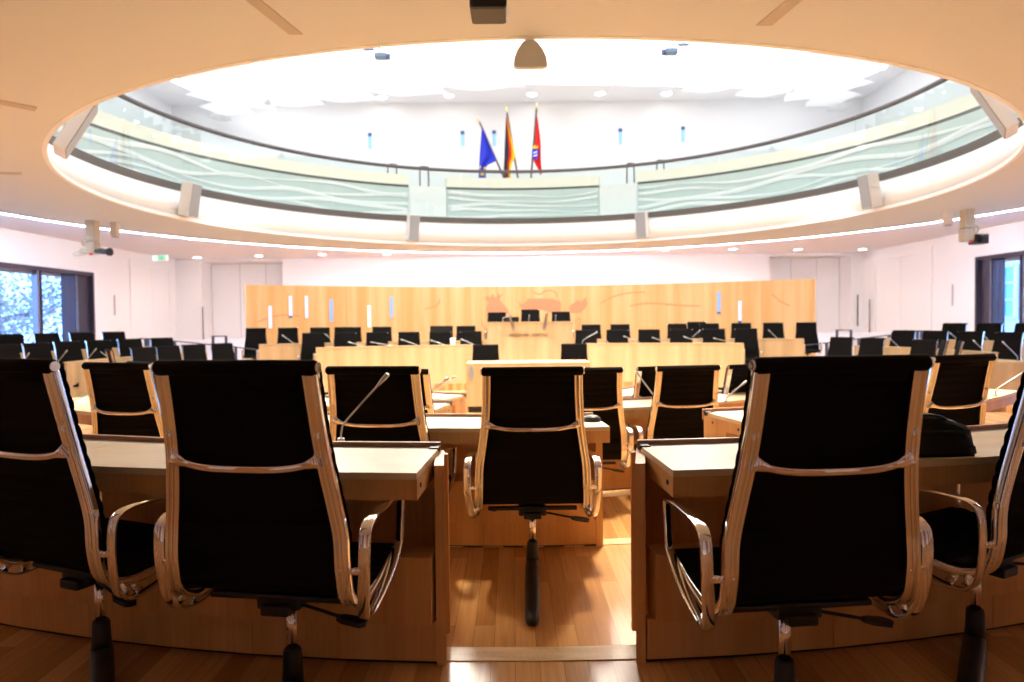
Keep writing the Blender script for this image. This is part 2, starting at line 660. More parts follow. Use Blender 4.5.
# ------------------------------------------------------------------ windows
def window(name, x, sgn, y0, y1, z0, z1, mull, jamb):
    """dark framed strip window; jamb = width of curtain and dark reveal at its far end"""
    w = empty(name, (x, (y0 + y1) / 2, z0))
    structure(w, 'dark framed window in the side wall')
    xo = x - sgn * .30
    a, b = sorted((xo, x + sgn * .015))
    f = mb('frame')
    f.box(a, b, y0, y1, z1 - .10, z1)
    f.box(a, b, y0, y1, z0, z0 + .08)
    f.box(a, b, y0, y0 + .1, z0 + .08, z1 - .10)
    f.box(a, b, y1 - .07, y1, z0 + .08, z1 - .10)
    f.build('window_frame', w)
    # dark reveal panel, curtain and pale rail
    a2, b2 = sorted((x - sgn * .13, x - sgn * .10))
    mb('frame').box(a2, b2, y1 - jamb * .5, y1 - .07, z0 + .08, z1 - .10).build('reveal_panel', w)
    cu = MB().use('frame_blue', True)
    n = 26
    vs, fs = [], []
    for i in range(n + 1):
        yy = y1 - jamb * (1 - .5 * i / n)
        xx = x - sgn * (.17 + .025 * sin(i * 1.9))
        for zz in (z0 + .08, z1 - .10):
            vs += [(xx, yy, zz), (xx - sgn * .01, yy, zz)]
    for i in range(n):
        b0 = 4 * i
        fs += [(b0, b0 + 2, b0 + 6, b0 + 4), (b0 + 1, b0 + 5, b0 + 7, b0 + 3)]
    cu.add(vs, fs)
    cu.build('curtain', w)
    mb('frame_light').box(*sorted((x - sgn * .10, x - sgn * .13)), y1 - jamb * .5 - .03, y1 - jamb * .5, z0 + .08, z1 - .1).build('curtain_rail', w)
    mu = mb('frame_light')
    for m_ in mull:
        mu.box(*sorted((xo + sgn * .05, x - sgn * .10)), m_ - .05, m_ + .03, z0 + .08, z1 - .10)
    mu.box(*sorted((xo + sgn * .05, x - sgn * .18)), y0, y1 - jamb, z1 - .20, z1 - .10)
    mu.build('mullion', w)
    mu = mb('frame')
    for m_ in mull:
        mu.box(*sorted((xo + sgn * .05, x - sgn * .07)), m_ + .03, m_ + .09, z0 + .08, z1 - .10)
    mu.build('mullion', w)
    mb('pane').box(*sorted((xo + sgn * .02, xo + sgn * .03)), y0 + .1, y1 - .07, z0 + .08, z1 - .10).build('pane', w)
    return w


window('window_1', XL, 1, LWY0, LWY1, LWZ0, LWZ1, (17.55, 15.2, 12.8, 10.6), 1.15)
window('window_2', XR, -1, RWY0, RWY1, RWZ0, RWZ1, (16.95, 14.4, 11.8), .85)

# ------------------------------------------------------------------ ceilings
# beige disc with the round opening: ring between two circles of different centre
def ring_between(m, c0, r0, c1, r1, z0, z1, n=144):
    b = mb(m)
    vs, fs = [], []
    for i in range(n):
        a = 2 * PI * i / n
        s, c = sin(a), -cos(a)
        p0 = (c0[0] + r0 * s, c0[1] + r0 * c)
        p1 = (c1[0] + r1 * s, c1[1] + r1 * c)
        vs += [(*p0, z0), (*p1, z0), (*p1, z1), (*p0, z1)]
    for i in range(n):
        q, w = 4 * i, 4 * ((i + 1) % n)
        for k in range(4):
            k2 = (k + 1) % 4
            fs.append((q + k, q + k2, w + k2, w + k))
    b.add(vs, fs, False)
    return b


structure(ring_between('disc', (OX, OY), OR, (DX, DY), DR, ZD, ZD + .06).build('ceiling'), 'beige ceiling disc with a round opening')
# the disc carries on over the seats behind the photographer's row
oc = mb('outer_ceiling')
vs, fs = [], []
NA = 144
for i in range(NA):
    a = 2 * PI * i / NA
    s, c = sin(a), -cos(a)
    ts = []
    if s > 1e-6: ts.append((XR + .1 - DX) / s)
    if s < -1e-6: ts.append((XL - .1 - DX) / s)
    if c < -1e-6: ts.append((YN - .1 - DY) / c)
    if c > 1e-6: ts.append((YF + .1 - DY) / c)
    t = min(ts)
    r = DR - .3
    for rr, z in ((r, ZC), (t, ZC), (t, ZC + .12), (r, ZC + .12)):
        vs.append((DX + rr * s, DY + rr * c, z))
for i in range(NA):
    q, w = 4 * i, 4 * ((i + 1) % NA)
    for k in range(4):
        k2 = (k + 1) % 4
        fs.append((q + k, q + k2, w + k2, w + k))
oc.add(vs, fs, False)
structure(oc.build('ceiling'), 'pale outer ceiling')
tag(mb('cove').sector(DX, DY, DR + .0, DR + .075, 58, 302, ZD + .005, ZD + .045, 110).build('cove_light', origin=(DX, DY, ZD)),
    'glowing white cove light strip around the edge of the beige ceiling disc', 'light')

# white fascia of the opening, glazing channel, glass and handrail
GX, GY, GR = .30, 12.55, 7.68
fa = ring_between('fascia', (OX, OY), OR - .004, (OX, OY), OR + .05, ZD - .004, ZD + .05)
n = 144
vs, fs = [], []
for i in range(n):
    a = 2 * PI * i / n
    s, c = sin(a), -cos(a)
    vs += [(OX + OR * s, OY + OR * c, ZD), (GX + GR * s, GY + GR * c, 4.05), (GX + (GR + .1) * s, GY + (GR + .1) * c, 4.05), (OX + (OR + .1) * s, OY + (OR + .1) * c, ZD + .03)]
for i in range(n):
    q, w = 4 * i, 4 * ((i + 1) % n)
    for k in range(4):
        k2 = (k + 1) % 4
        fs.append((q + k, q + k2, w + k2, w + k))
fa.add(vs, fs, True)
structure(fa.build('ceiling'), 'white fascia of the gallery opening')
structure(mb('shoe').sector(GX, GY, GR - .012, GR + .06, 0, 360, 4.04, 4.20, 144).build('trim_4'), 'dark channel holding the balustrade glass')
gal = empty('gallery_balustrade', (GX, GY, 4.2))
tag(gal, 'round green glass balustrade of the visitors gallery with grey handrail', 'balustrade')
NP = 13
st = 360 / NP
for k in range(NP):
    a0 = 180 - st / 2 - .9 + k * st
    mb('glass').sector(GX, GY, GR + .01, GR + .028, a0 + .09, a0 + st - .09, 4.18, 5.5, 14).build('glass_panel', gal)
hr = MB().use('handrail', True)
hr.sweep([(GX + GR * sin(2 * PI * i / 144), GY - GR * cos(2 * PI * i / 144), 5.545) for i in range(144)], .09, .08, (0, 0, 1), 8, closed=True)
hr.build('handrail', gal)

# gallery floor, walls, ceiling
gf = mb('gallery_white')
vs, fs = [], []
for i in range(NA):
    a = 2 * PI * i / NA
    s, c = sin(a), -cos(a)
    ts = []
    if s > 1e-6: ts.append((XR - GX) / s)
    if s < -1e-6: ts.append((XL - GX) / s)
    if c < -1e-6: ts.append((YN - GY) / c)
    if c > 1e-6: ts.append((YF - GY) / c)
    t = min(ts)
    for rr, z in ((GR + .05, 3.95), (t, 3.95), (t, 4.1), (GR + .05, 4.1)):
        vs.append((GX + rr * s, GY + rr * c, z))
for i in range(NA):
    q, w = 4 * i, 4 * ((i + 1) % NA)
    for k in range(4):
        k2 = (k + 1) % 4
        fs.append((q + k, q + k2, w + k2, w + k))
gf.add(vs, fs, False)
structure(gf.build('floor'), 'white gallery floor')
GZ = 8.9
gw = mb('gallery_white')
gw.box(XL - .4, XL, YN, YF, WZ1, GZ)
structure(gw.build('wall_left'), 'white gallery wall')
structure(mb('gallery_white').box(XR, XR + .4, YN, YF, WZ1, GZ).build('wall_right'), 'white gallery wall')
structure(mb('gallery_white').box(XL - .4, XR + .4, YF, YF + .4, WZ1, GZ).build('wall_far'), 'white gallery wall')
structure(mb('gallery_white').box(XL - .4, XR + .4, YN - .4, YN, WZ1, GZ).build('wall_back'), 'white gallery wall')
structure(mb('gallery_white').box(XL - .4, XR + .4, YN - .4, YF + .4, GZ, GZ + .2).build('ceiling'), 'white gallery ceiling')

# luminous ceiling field and the overlapping sails below it
lpts = [(172, 82), (200, 94), (245, 101), (300, 97), (350, 93), (400, 89), (460, 86), (512, 84), (620, 85), (740, 88), (810, 90), (850, 82), (886, 69)]
LP = [atZ(x, y, GZ - .05) for x, y in lpts]
LP = [(p.x, p.y) for p in LP] + [(9.2, 15.0), (6.5, 8.5), (3.0, 6.0), (-2.4, 6.0), (-5.9, 8.5), (-8.6, 15.0)]
lp = mb('lightceil').prism(LP, .03, Matrix.Translation((0, 0, GZ - .05)))
tag(lp.build('luminous_ceiling', origin=(.3, 13, GZ - .05)), 'bright white luminous ceiling field above the sails of the gallery', 'light')


def sail(A, B_, W, z, label):
    """long lens-shaped cloth between two tips, widening towards the hall's middle, its edges curled"""
    a, c = atZ(A[0], A[1], z), atZ(B_[0], B_[1], z)
    ax = c - a
    L = ax.length
    ex = ax / L
    ey = Vector((0, -1, 0)) - ex * ex.dot(Vector((0, -1, 0)))
    ey.normalize()
    b = MB().use('sail', True)
    nu, nv = 30, 8
    vs, fs = [], []
    for s_ in (0, .012):
        for i in range(nu + 1):
            u = i / nu
            q = sin(PI * u)
            for j in range(nv + 1):
                v = j / nv
                p = a + ex * (u * L) + ey * (v * W * q ** .8 - .35 * q * sin(PI * u) + .02 * v)
                p.z = z - .12 * q * (1 - (2 * v - 1) ** 2) + .03 * sin(u * 5 + A[0]) * q + .12 * v * q + s_
                vs.append(p)
    w = nv + 1
    o = (nu + 1) * w
    for i in range(nu):
        for j in range(nv):
            q = i * w + j
            fs += [(q, q + 1, q + w + 1, q + w), (o + q, o + q + w, o + q + w + 1, o + q + 1)]
    for i in range(nu):
        q = i * w
        fs += [(q, q + w, o + q + w, o + q), (q + nv, o + q + nv, o + q + nv + w, q + nv + w)]
    b.add(vs, fs)
    o_ = b.build('ceiling_sail', origin=a)
    tag(o_, label, 'ceiling sail', 'white sails under the gallery ceiling')


words_s = ['outermost, highest', 'second from the outside, long', 'third from the outside', 'small lowest', 'short scalloped', 'scalloped one nearer the middle', 'long scalloped one near the middle', 'innermost']
for i, (A, B_, W) in enumerate((((176, 83), (320, 92), 2.0), ((186, 95), (276, 110.5), 1.5), ((198, 107), (254, 116.5), 1.0), ((207, 117), (232, 120.5), .6),
                                ((262, 103), (325, 105), .9), ((312, 98), (378, 100), .9), ((362, 91), (448, 94), .9), ((430, 85), (525, 87), .9))):
    for sg in (-1, 1):
        P, Q = (A, B_) if sg < 0 else ((1060 - A[0], A[1] - 12), (1060 - B_[0], B_[1] - 9))
        sail(P, Q, W, 8.42 - .05 * (i % 4), 'long pointed white ceiling sail, %s on the %s side' % (words_s[i], 'left' if sg < 0 else 'right'))

# round gallery downlights and lower hall downlights
def downlight(px, py, z, r, label, grp):
    p = atZ(px, py, z)
    o = empty('downlight', (p.x, p.y, z))
    b = MB().use('lamp', True)
    b.cyl(p.x, p.y, z - .012, z + .01, r, r, 20)
    b.build('lens', o)
    b = mb('fascia')
    b.sector(p.x, p.y, r, r + .025, 0, 360, z - .02, z + .01, 20)
    b.build('ring', o)
    tag(o, label, 'downlight', grp)


for i, px in enumerate((382, 449, 532, 600, 667)):
    downlight(px, (97, 95, 94, 93, 93)[i], GZ, .16, 'round downlight in the gallery ceiling, %s of the row above the flags' % ('leftmost', 'second from left', 'middle one', 'second from right', 'rightmost')[i], 'gallery ceiling downlights')
for i, (px, py) in enumerate(((197, 257), (259, 255.5), (322, 254.2), (387, 253.5), (666, 249.3), (733, 248.8), (798, 249), (862.6, 249))):
    nm = ('leftmost, over the left column', 'over the left door recess', 'third from the left above the wooden wall', 'fourth from the left above the wooden wall',
          'fourth from the right above the wooden wall', 'third from the right above the wooden wall', 'over the right door recess', 'rightmost, over the right column')[i]
    downlight(px, py, ZC, .13, 'small round downlight in the pale outer ceiling, %s' % nm, 'hall ceiling downlights')

# ceiling slots in the disc
def slot(pts, label):
    P = [atZ(x, y, ZD) for x, y in pts]
    c = sum(P, Vector()) / len(P)
    b = mb('vent')
    n = len(P)
    vs = [(p.x, p.y, ZD - .006) for p in P] + [(p.x, p.y, ZD + .01) for p in P]
    b.add(vs, [list(range(n)), list(range(n, 2 * n))] + [(i, (i + 1) % n, n + (i + 1) % n, n + i) for i in range(n)], False)
    tag(b.build('ceiling_slot', origin=(c.x, c.y, ZD)), label, 'ceiling slot')


slot([(196, -40), (212, -40), (303, 34), (289, 34)], 'brown grey ceiling slot left of the black box overhead')
slot([(850, -40), (834, -40), (756, 25), (772, 25)], 'brown grey ceiling slot right of the black box overhead')
slot([(-60, 88), (-60, 92), (35, 111), (37, 107)], 'thin ceiling slot at the left, left of the big speaker')
slot([(-60, 171), (-60, 173), (21, 174.5), (22, 172.5)], 'very thin ceiling slot low at the left edge of the ceiling')

# beige arched tab hanging at the near edge of the opening
c0 = atY(530, 37, 5.46)
tab = [(-.13, -.235), (-.10, -.243), (0, -.247), (.10, -.243), (.132, -.235), (.128, -.17), (.10, -.10), (.055, -.035), (0, 0), (-.055, -.035), (-.10, -.10), (-.126, -.17)]
b = mb('disc')
b.prism(tab, .04, Matrix.Translation((c0.x, 5.5, ZD + .01)) @ Matrix.Rotation(R(82), 4, 'X'))
tag(b.build('ceiling_tab', origin=(c0.x, 5.5, ZD)), 'beige pointed arch shaped tab hanging at the near edge of the opening', 'ceiling tab')

# dark projector box above the camera
pr = empty('projector', (-.115, 3.35, 3.02))
b = mb('projector')
p0 = atY(488.5, 3, 3.35)
b.bbox(p0.x - .088, p0.x + .088, 3.26, 3.46, p0.z - .06, p0.z + .12, .02)
b.build('housing', pr)
b = MB().use('plastic', True)
b.tube([(p0.x, 3.30, p0.z + .07), (p0.x, 3.20, p0.z + .055)], .06, 20, [.066, .055])
b.build('lens', pr)
b = mb('projector').cyl(p0.x, 3.4, p0.z + .1, ZD, .025, .03, 10)
b.build('ceiling_bracket', pr)
tag(pr, 'dark grey box shaped projector hanging from the ceiling at the top edge', 'projector')

# ------------------------------------------------------------------ speakers round the opening
def speaker(px, py, rad, w, h, d, far, z, label, tilt=.18):
    q = at_circle(px, py, OX, OY, rad, far)
    ang = math.atan2(OX - q.x, OY - q.y)       # direction to the centre, from +Y
    o = empty('speaker', (q.x, q.y, z))
    o.rotation_euler = (0, 0, -ang)
    T = Matrix.Rotation(-tilt, 4, 'X')
    b = mb('speaker_white').bbox(-w / 2, w / 2, -d / 2, d / 2, -h / 2, h / 2, .012, T)
    b.build('case', o, local=True)
    b = mb('grille').bbox(-w / 2 + .012, w / 2 - .012, d / 2 - .01, d / 2 + .014, -h / 2 + .012, h / 2 - .012, .006, T)
    b.build('grille', o, local=True)
    b = mb('steel').box(-.02, .02, -.12, -d / 2 + .02, -.03, .03)
    b.box(-.035, .035, -.125, -.105, -.08, .08)
    b.build('wall_bracket', o, local=True)
    tag(o, label, 'speaker', 'speakers round the gallery opening')


speaker(76, 137, 7.0, .62, .80, .14, False, 3.80, 'large looking white speaker at the left end of the round opening', .5)
speaker(994, 117, 7.0, .62, .80, .14, False, 3.86, 'large looking white speaker at the right end of the round opening', .5)
speaker(190, 206, 7.22, .30, .70, .26, True, 3.80, 'white speaker with grey front on the left curve of the fascia')
speaker(413, 230, 7.22, .30, .72, .26, True, 3.84, 'white speaker with grey front left of the middle of the fascia')
speaker(642, 228, 7.22, .30, .72, .26, True, 3.84, 'white speaker with grey front right of the middle of the fascia')
speaker(870, 198, 7.22, .30, .70, .26, True, 3.80, 'white speaker with grey front on the right curve of the fascia')

# ------------------------------------------------------------------ remote cameras under the disc
def remote_camera(px, py, Y, sgn, label):
    p = atY(px, py, Y)
    o = empty('remote_camera', (p.x, p.y, ZD))
    x, y, z = p.x, p.y, p.z
    b = mb('camcase')
    b.bbox(x - .10, x + .10, y - .10, y + .10, z - .02, ZD + .005, .015)
    b.build('mount', o)
    b = mb('camcase')
    b.bbox(x - .12, x + .10, y - .1, y + .1, z - .30, z - .04, .02)
    b.cyl(x, y, z - .05, z - .01, .05)
    b.build('pan_head', o)
    b = MB().use('plastic', True)
    if sgn > 0:
        b.tube([(x + .08, y - .05, z - .24), (x + .20, y - .10, z - .24), (x + .21, y - .10, z - .24), (x + .40, y - .16, z - .27), (x + .41, y - .16, z - .27), (x + .46, y - .17, z - .27)],
               .05, 12, [.05, .05, .065, .06, .085, .085])
    else:
        b.use('plastic', False)
        b.bbox(x + .10, x + .34, y - .18, y + .12, z - .36, z - .16, .02)
        b.use('plastic', True)
        b.tube([(x + .22, y - .18, z - .26), (x + .2, y - .26, z - .27)], .06, 12)
    b.build('camera_lens' if sgn > 0 else 'camera_body', o)
    b = mb('red')
    b.bbox(x - .02, x + .05, y - .12, y - .09, z - .33, z - .28, .008)
    b.build('tally_lamp', o)
    b = MB().use('camcase', True)
    s = -1 if sgn > 0 else 1
    b.tube(smooth_path([(x + s * .08, y, z + .05), (x + s * .20, y - .03, z - .0), (x + s * .22, y, z - .10), (x + s * .12, y, z - .14)], 5), .016, 6)
    if sgn > 0:
        b.tube(smooth_path([(x - .12, y, z - .22), (x - .28, y, z - .20), (x - .42, y, z - .26), (x - .40, y, z - .32), (x - .22, y, z - .31), (x - .1, y, z - .27)], 5), .012, 6)
        b.bbox(x - .26, x - .12, y - .05, y + .05, z - .28, z - .17, .015)
    b.build('cable', o)
    tag(o, label, 'camera')


remote_camera(93, 240, 14.6, 1, 'cream remote camera with long black lens under the ceiling at left')
remote_camera(967, 227, 14.3, -1, 'cream remote camera with square black body under the ceiling at right')
for (px, py, Y, lab) in ((115, 231, 14.9, 'small white motion sensor beside the left ceiling camera'), (948, 219, 14.4, 'small white motion sensor beside the right ceiling camera')):
    p = atY(px, py, Y)
    o = empty('motion_sensor', (p.x, p.y, ZD))
    mb('speaker_white').bbox(p.x - .075, p.x + .075, p.y - .07, p.y + .07, p.z - .12, ZD + .004, .02).build('case', o)
    mb('seam').bbox(p.x - .05, p.x + .05, p.y - .06, p.y + .06, p.z - .14, p.z - .118, .008).build('window', o)
    tag(o, lab, 'sensor', None)

# ------------------------------------------------------------------ gallery furniture: ring parapet, stair handrails, flags
pp = empty('gallery_parapet', (GX, GY, 4.1))
tag(pp, 'curved cream topped parapet behind the gallery glass', 'parapet')
for a0, a1 in ((45, 157), (164.5, 194.5), (202, 315)):
    mb('cream').sector(GX, GY, 8.95, 9.35, a0, a1, 5.32, 5.62).build('coping', pp)
    mb('shoe').sector(GX, GY, 8.99, 9.30, a0, a1, 5.25, 5.32).build('shadow_gap', pp)
    mb('pale_green').sector(GX, GY, 8.97, 9.32, a0, a1, 4.1, 5.25).build('parapet_panel', pp)
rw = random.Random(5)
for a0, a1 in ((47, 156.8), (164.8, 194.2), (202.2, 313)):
    for k in range(6):  # wavy white strips added in place of ceiling reflections in the glass
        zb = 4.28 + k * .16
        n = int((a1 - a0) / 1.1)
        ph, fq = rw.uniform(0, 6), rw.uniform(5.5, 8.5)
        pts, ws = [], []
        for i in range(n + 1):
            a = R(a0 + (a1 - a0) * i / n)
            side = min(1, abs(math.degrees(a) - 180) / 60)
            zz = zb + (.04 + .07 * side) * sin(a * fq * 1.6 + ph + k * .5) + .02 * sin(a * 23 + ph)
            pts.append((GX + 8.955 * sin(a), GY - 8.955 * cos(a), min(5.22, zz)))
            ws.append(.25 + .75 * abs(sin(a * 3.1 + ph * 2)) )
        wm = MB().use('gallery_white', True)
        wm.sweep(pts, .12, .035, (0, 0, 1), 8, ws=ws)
        wm.build('reflection_wave', pp)
for a0, a1 in ((157.2, 164.3), (194.7, 201.8)):
    mb('gallery_white').sector(GX, GY, 8.93, 9.0, a0, a1, 4.1, 5.30).build('step_panel', pp)
for i, (px, lab) in enumerate(((392, 'left one left of the flags'), (424, 'right one left of the flags'), (631, 'left one right of the flags'), (661, 'right one right of the flags'))):
    p = at_circle(px, 186, GX, GY, 9.15, True)
    b = MB().use('rail', True)
    x, y = p.x, p.y
    b.tube(smooth_path([(x - .12, y, 4.1), (x - .12, y, 5.75), (x - .07, y, 5.93), (x + .07, y + .1, 5.94), (x + .12, y + .15, 5.80), (x + .12, y + .15, 4.1)], 4), .022, 8)
    tag(b.build('stair_handrail', origin=(x, y, 4.1)), 'looped grey stair handrail behind the gallery glass, %s' % lab, 'handrail', 'gallery stair handrails')

FY = 22.35


def flag(name, top, foot, left, right, cols, label, extra=None):
    """pole from top to foot (px); cloth between two px outlines; cols = (fraction, material)"""
    o = empty(name, atY(foot[0], foot[1] + 22, FY))
    a, c = atY(*top, FY), atY(*foot, FY)
    d = c - a
    foot3 = a + d * 1.02
    foot3 = a + d * ((a.z - 4.1) / (a.z - c.z)) if True else foot3
    b = MB().use('pole', True)
    b.tube([a, foot3], .032, 8)
    b.build('pole', o)
    b = MB().use('brass', True)
    b.tube([a + Vector((0, 0, 0)), a - d.normalized() * .06, a - d.normalized() * .14, a - d.normalized() * .22], .05, 8, [.02, .035, .03, .006])
    b.build('finial', o)
    nv, nu = 26, 18
    L = smooth_path([(x, y, 0) for x, y in left], 8)
    Rr = smooth_path([(x, y, 0) for x, y in right], 8)

    def at(P, t):
        f = t * (len(P) - 1)
        i = min(int(f), len(P) - 2)
        return P[i].lerp(P[i + 1], f - i)
    b = MB()
    vs = []
    for side in (0, 1):
        for i in range(nv + 1):
            t = i / nv
            l, r = at(L, t), at(Rr, t)
            for j in range(nu + 1):
                u = j / nu
                q = l.lerp(r, u)
                yy = FY - .09 + .07 * sin(u * 11 + t * 2) * (.3 + t) + side * .012
                vs.append(atY(q.x, q.y, yy))
    n0 = (nv + 1) * (nu + 1)
    for k, (u0, u1, m) in enumerate(cols):
        b.use(m, True)
        if k == 0:
            b.add(vs, [])
        fs = []
        for i in range(nv):
            for j in range(nu):
                if u0 <= (j + .5) / nu < u1:
                    q = i * (nu + 1) + j
                    fs += [(q, q + 1, q + nu + 2, q + nu + 1), (n0 + q, n0 + q + nu + 1, n0 + q + nu + 2, n0 + q + 1)]
        for f in fs:
            b.f.append(list(f)); b.mi.append(b.cur); b.sm.append(True)
    cl = b.build('cloth', o)
    if extra:
        extra(o)
    tag(o, label, 'flag', None)


def eu_stars(o):
    b = mb('yellow')
    for (px, py, s) in ((482.5, 173.5, .10), (480, 167, .06), (485, 168, .06)):
        p = atY(px, py, FY - .2)
        pts = []
        for k in range(10):
            r = s if k % 2 == 0 else s * .42
            pts.append((r * sin(k * PI / 5), r * cos(k * PI / 5)))
        b.prism(pts, .006, Matrix.Translation(p) @ Matrix.Rotation(PI / 2, 4, 'X'))
    b.build('stars', o)


def crest(o):
    p = atY(535.2, 154, FY - .19)
    b = mb('eu_blue')
    sh = [(-.10, .16), (.10, .16), (.11, 0), (.07, -.12), (0, -.20), (-.07, -.12), (-.11, 0)]
    T = Matrix.Translation(p) @ Matrix.Rotation(PI / 2, 4, 'X')
    b.prism(sh, .006, T)
    b.use('fwhite')
    for k in range(2):
        b.prism([(-.06, .05 - .1 * k), (.06, .09 - .1 * k), (.06, .05 - .1 * k), (-.06, .01 - .1 * k)], .009, T)
    b.use('yellow')
    b.prism([(-.09, .18), (.09, .18), (.11, .27), (.05, .22), (0, .29), (-.05, .22), (-.11, .27)], .006, T)
    b.build('crest', o)


flag('flag', (479.5, 122), (504, 178), [(482, 127), (480, 150), (478.5, 178)], [(482.6, 127), (496, 161), (486, 178)][:1] + [(490, 147), (496, 160), (487, 166), (486, 178)],
     [(0, 1.1, 'eu_blue')], 'blue flag with yellow stars on a slanted pole, leftmost of the three flags', eu_stars)
flag('flag', (507, 113), (518, 178), [(506, 117), (504.5, 150), (503.5, 178)], [(507.6, 117), (510, 132), (515, 155), (511.5, 165), (511.5, 178)],
     [(0, .45, 'fblack'), (.45, .68, 'fred'), (.68, 1.1, 'yellow')], 'black, red and gold flag on a pole, middle one of the three flags')
flag('flag', (536.5, 109), (531, 178), [(536.4, 115), (535, 140), (533, 158), (539.5, 172), (539.8, 176)], [(537, 115), (540.5, 140), (541, 160), (542, 172), (541.8, 174)],
     [(0, 1.1, 'fred')], 'red flag with a blue crest on a pole, rightmost of the three flags', crest)

# gallery slit windows
for i, (px, y0, y1) in enumerate(((369.8, 133, 149), (462.5, 131, 146), (494, 130.5, 146), (620.3, 128.5, 144.5), (683, 126.5, 142))):
    a, c = atY(px, y0, YF - .02), atY(px, y1, YF - .02)
    o = empty('slit_window', (a.x, YF, c.z))
    mb('slit').box(a.x - .06, a.x + .06, YF - .03, YF + .01, c.z, a.z - .12).build('pane', o)
    mb('slit_dark').box(a.x - .065, a.x + .065, YF - .035, YF + .01, a.z - .12, a.z).build('blind', o)
    tag(o, 'narrow pale blue slit window high in the gallery wall, %s' % ('leftmost', 'just left of the blue flag', 'between the blue flag and the middle flag', 'right of the red flag', 'rightmost')[i], 'window', 'slit windows in the gallery wall')
# small bluish spotlights hung in the gallery
for (px, py, lab) in ((381, 56.5, 'blue grey spotlight on the left under the gallery ceiling'), (671, 52, 'blue grey spotlight on the right under the gallery ceiling')):
    p = atY(px, py, 16.5)
    sg = 1 if px > 512 else -1
    o = empty('spotlight', (p.x, p.y, p.z))
    b = mb('blue_lamp').bbox(p.x - .15, p.x + .15, p.y - .1, p.y + .12, p.z - .06, p.z + .07, .03)
    b.build('housing', o)
    b = MB().use('slit_dark', True)
    b.tube([(p.x - sg * .13, p.y - .02, p.z - .01), (p.x - sg * .21, p.y - .03, p.z - .02)], .075, 12, [.06, .08])
    b.build('lamp_head', o)
    b = mb('blue_lamp').box(p.x + sg * .18, p.x + sg * .42, p.y - .05, p.y + .05, p.z + .15, p.z + .19)
    b.box(p.x + sg * .02, p.x + sg * .05, p.y - .01, p.y + .01, p.z, GZ)
    b.box(p.x + sg * .02, p.x + sg * .42, p.y - .012, p.y + .012, p.z + .16, p.z + .18)
    b.build('bracket', o)
    tag(o, lab, 'spotlight')

# ------------------------------------------------------------------ exit sign
p = atY(160, 258, 23.0)
o = empty('exit_sign', (p.x, 23.0, p.z))
mb('exit_white').bbox(p.x - .26, p.x + .26, 22.98, 23.05, p.z - .085, p.z + .085, .01).build('panel', o)
b = mb('exit_green')
b.box(p.x - .06, p.x + .20, 22.965, 22.985, p.z - .075, p.z + .075)
b.build('green_field', o)
b = mb('fwhite')
T = Matrix.Translation((p.x + .03, 22.966, p.z)) @ Matrix.Rotation(PI / 2, 4, 'X')
b.prism([(.08, -.07), (.15, -.07), (.15, .065), (.08, .065)], .004, T)
b.prism([(-.01, .035), (.02, .035), (.02, .06), (-.01, .06)], .004, T)
b.prism([(-.03, .03), (.01, .028), (.03, -.005), (.005, -.02), (.04, -.065), (.02, -.07), (-.015, -.03), (-.05, -.06), (-.065, -.045), (-.02, -.01), (-.03, .01), (-.055, -.005), (-.06, .01)], .004, T)
b.build('pictogram', o)
b = mb('steel').box(p.x - .01, p.x + .01, 23.0, 23.02, p.z + .08, ZC)
b.build('hanger', o)
tag(o, 'small white and green emergency exit sign with running figure above the left door', 'exit sign')

# ------------------------------------------------------------------ golden wooden wall with slits
WX, WYc, WR = .5, 7.1, 13.4
WTOP = 2.23
WA0, WA1 = 180 + 34.2, 180 - 34.2   # left end, right end


def wpt(px, py, off=0.0):
    q = at_circle(px, py, WX, WYc, WR - off, True)
    return q


def wang(px, py=300):
    q = wpt(px, py)
    return math.degrees(math.atan2(q.x - WX, -(q.y - WYc))) % 360


aL, aR = wang(246), wang(815)
ww = empty('panelled_wall', (WX, WYc + WR, FL_GB))
tag(ww, 'long curved golden maple wall behind the benches', 'panelled wall')
npan = 12
for k in range(npan):
    a0 = aL + (aR - aL) * k / npan
    a1 = aL + (aR - aL) * (k + 1) / npan
    d = .02 if a1 < a0 else -.02
    mb('maple_wall').sector(WX, WYc, WR, WR + .10, a0, a1 + d, F4, WTOP, 6).build('wall_panel', ww)
slits = [(269.6, 306, 328, 'slit_pale', 0), (290.2, 296, 318, 'slit_pale', 1), (306.2, 296, 318, 'slit_pale', 0), (331, 299.6, 321.5, 'slit', 0), (368.9, 305.5, 327, 'slit_white', 0),
         (391.2, 297, 317, 'slit', 0), (719, 292, 314, 'slit', 1), (740, 301, 323, 'slit_pale', 1)]
sl = ['leftmost of the left six', 'second of the left six', 'third of the left six', 'fourth of the left six', 'white one, fifth of the left six', 'nearest to the middle on the left',
      'left one of the right pair', 'right one of the right pair']
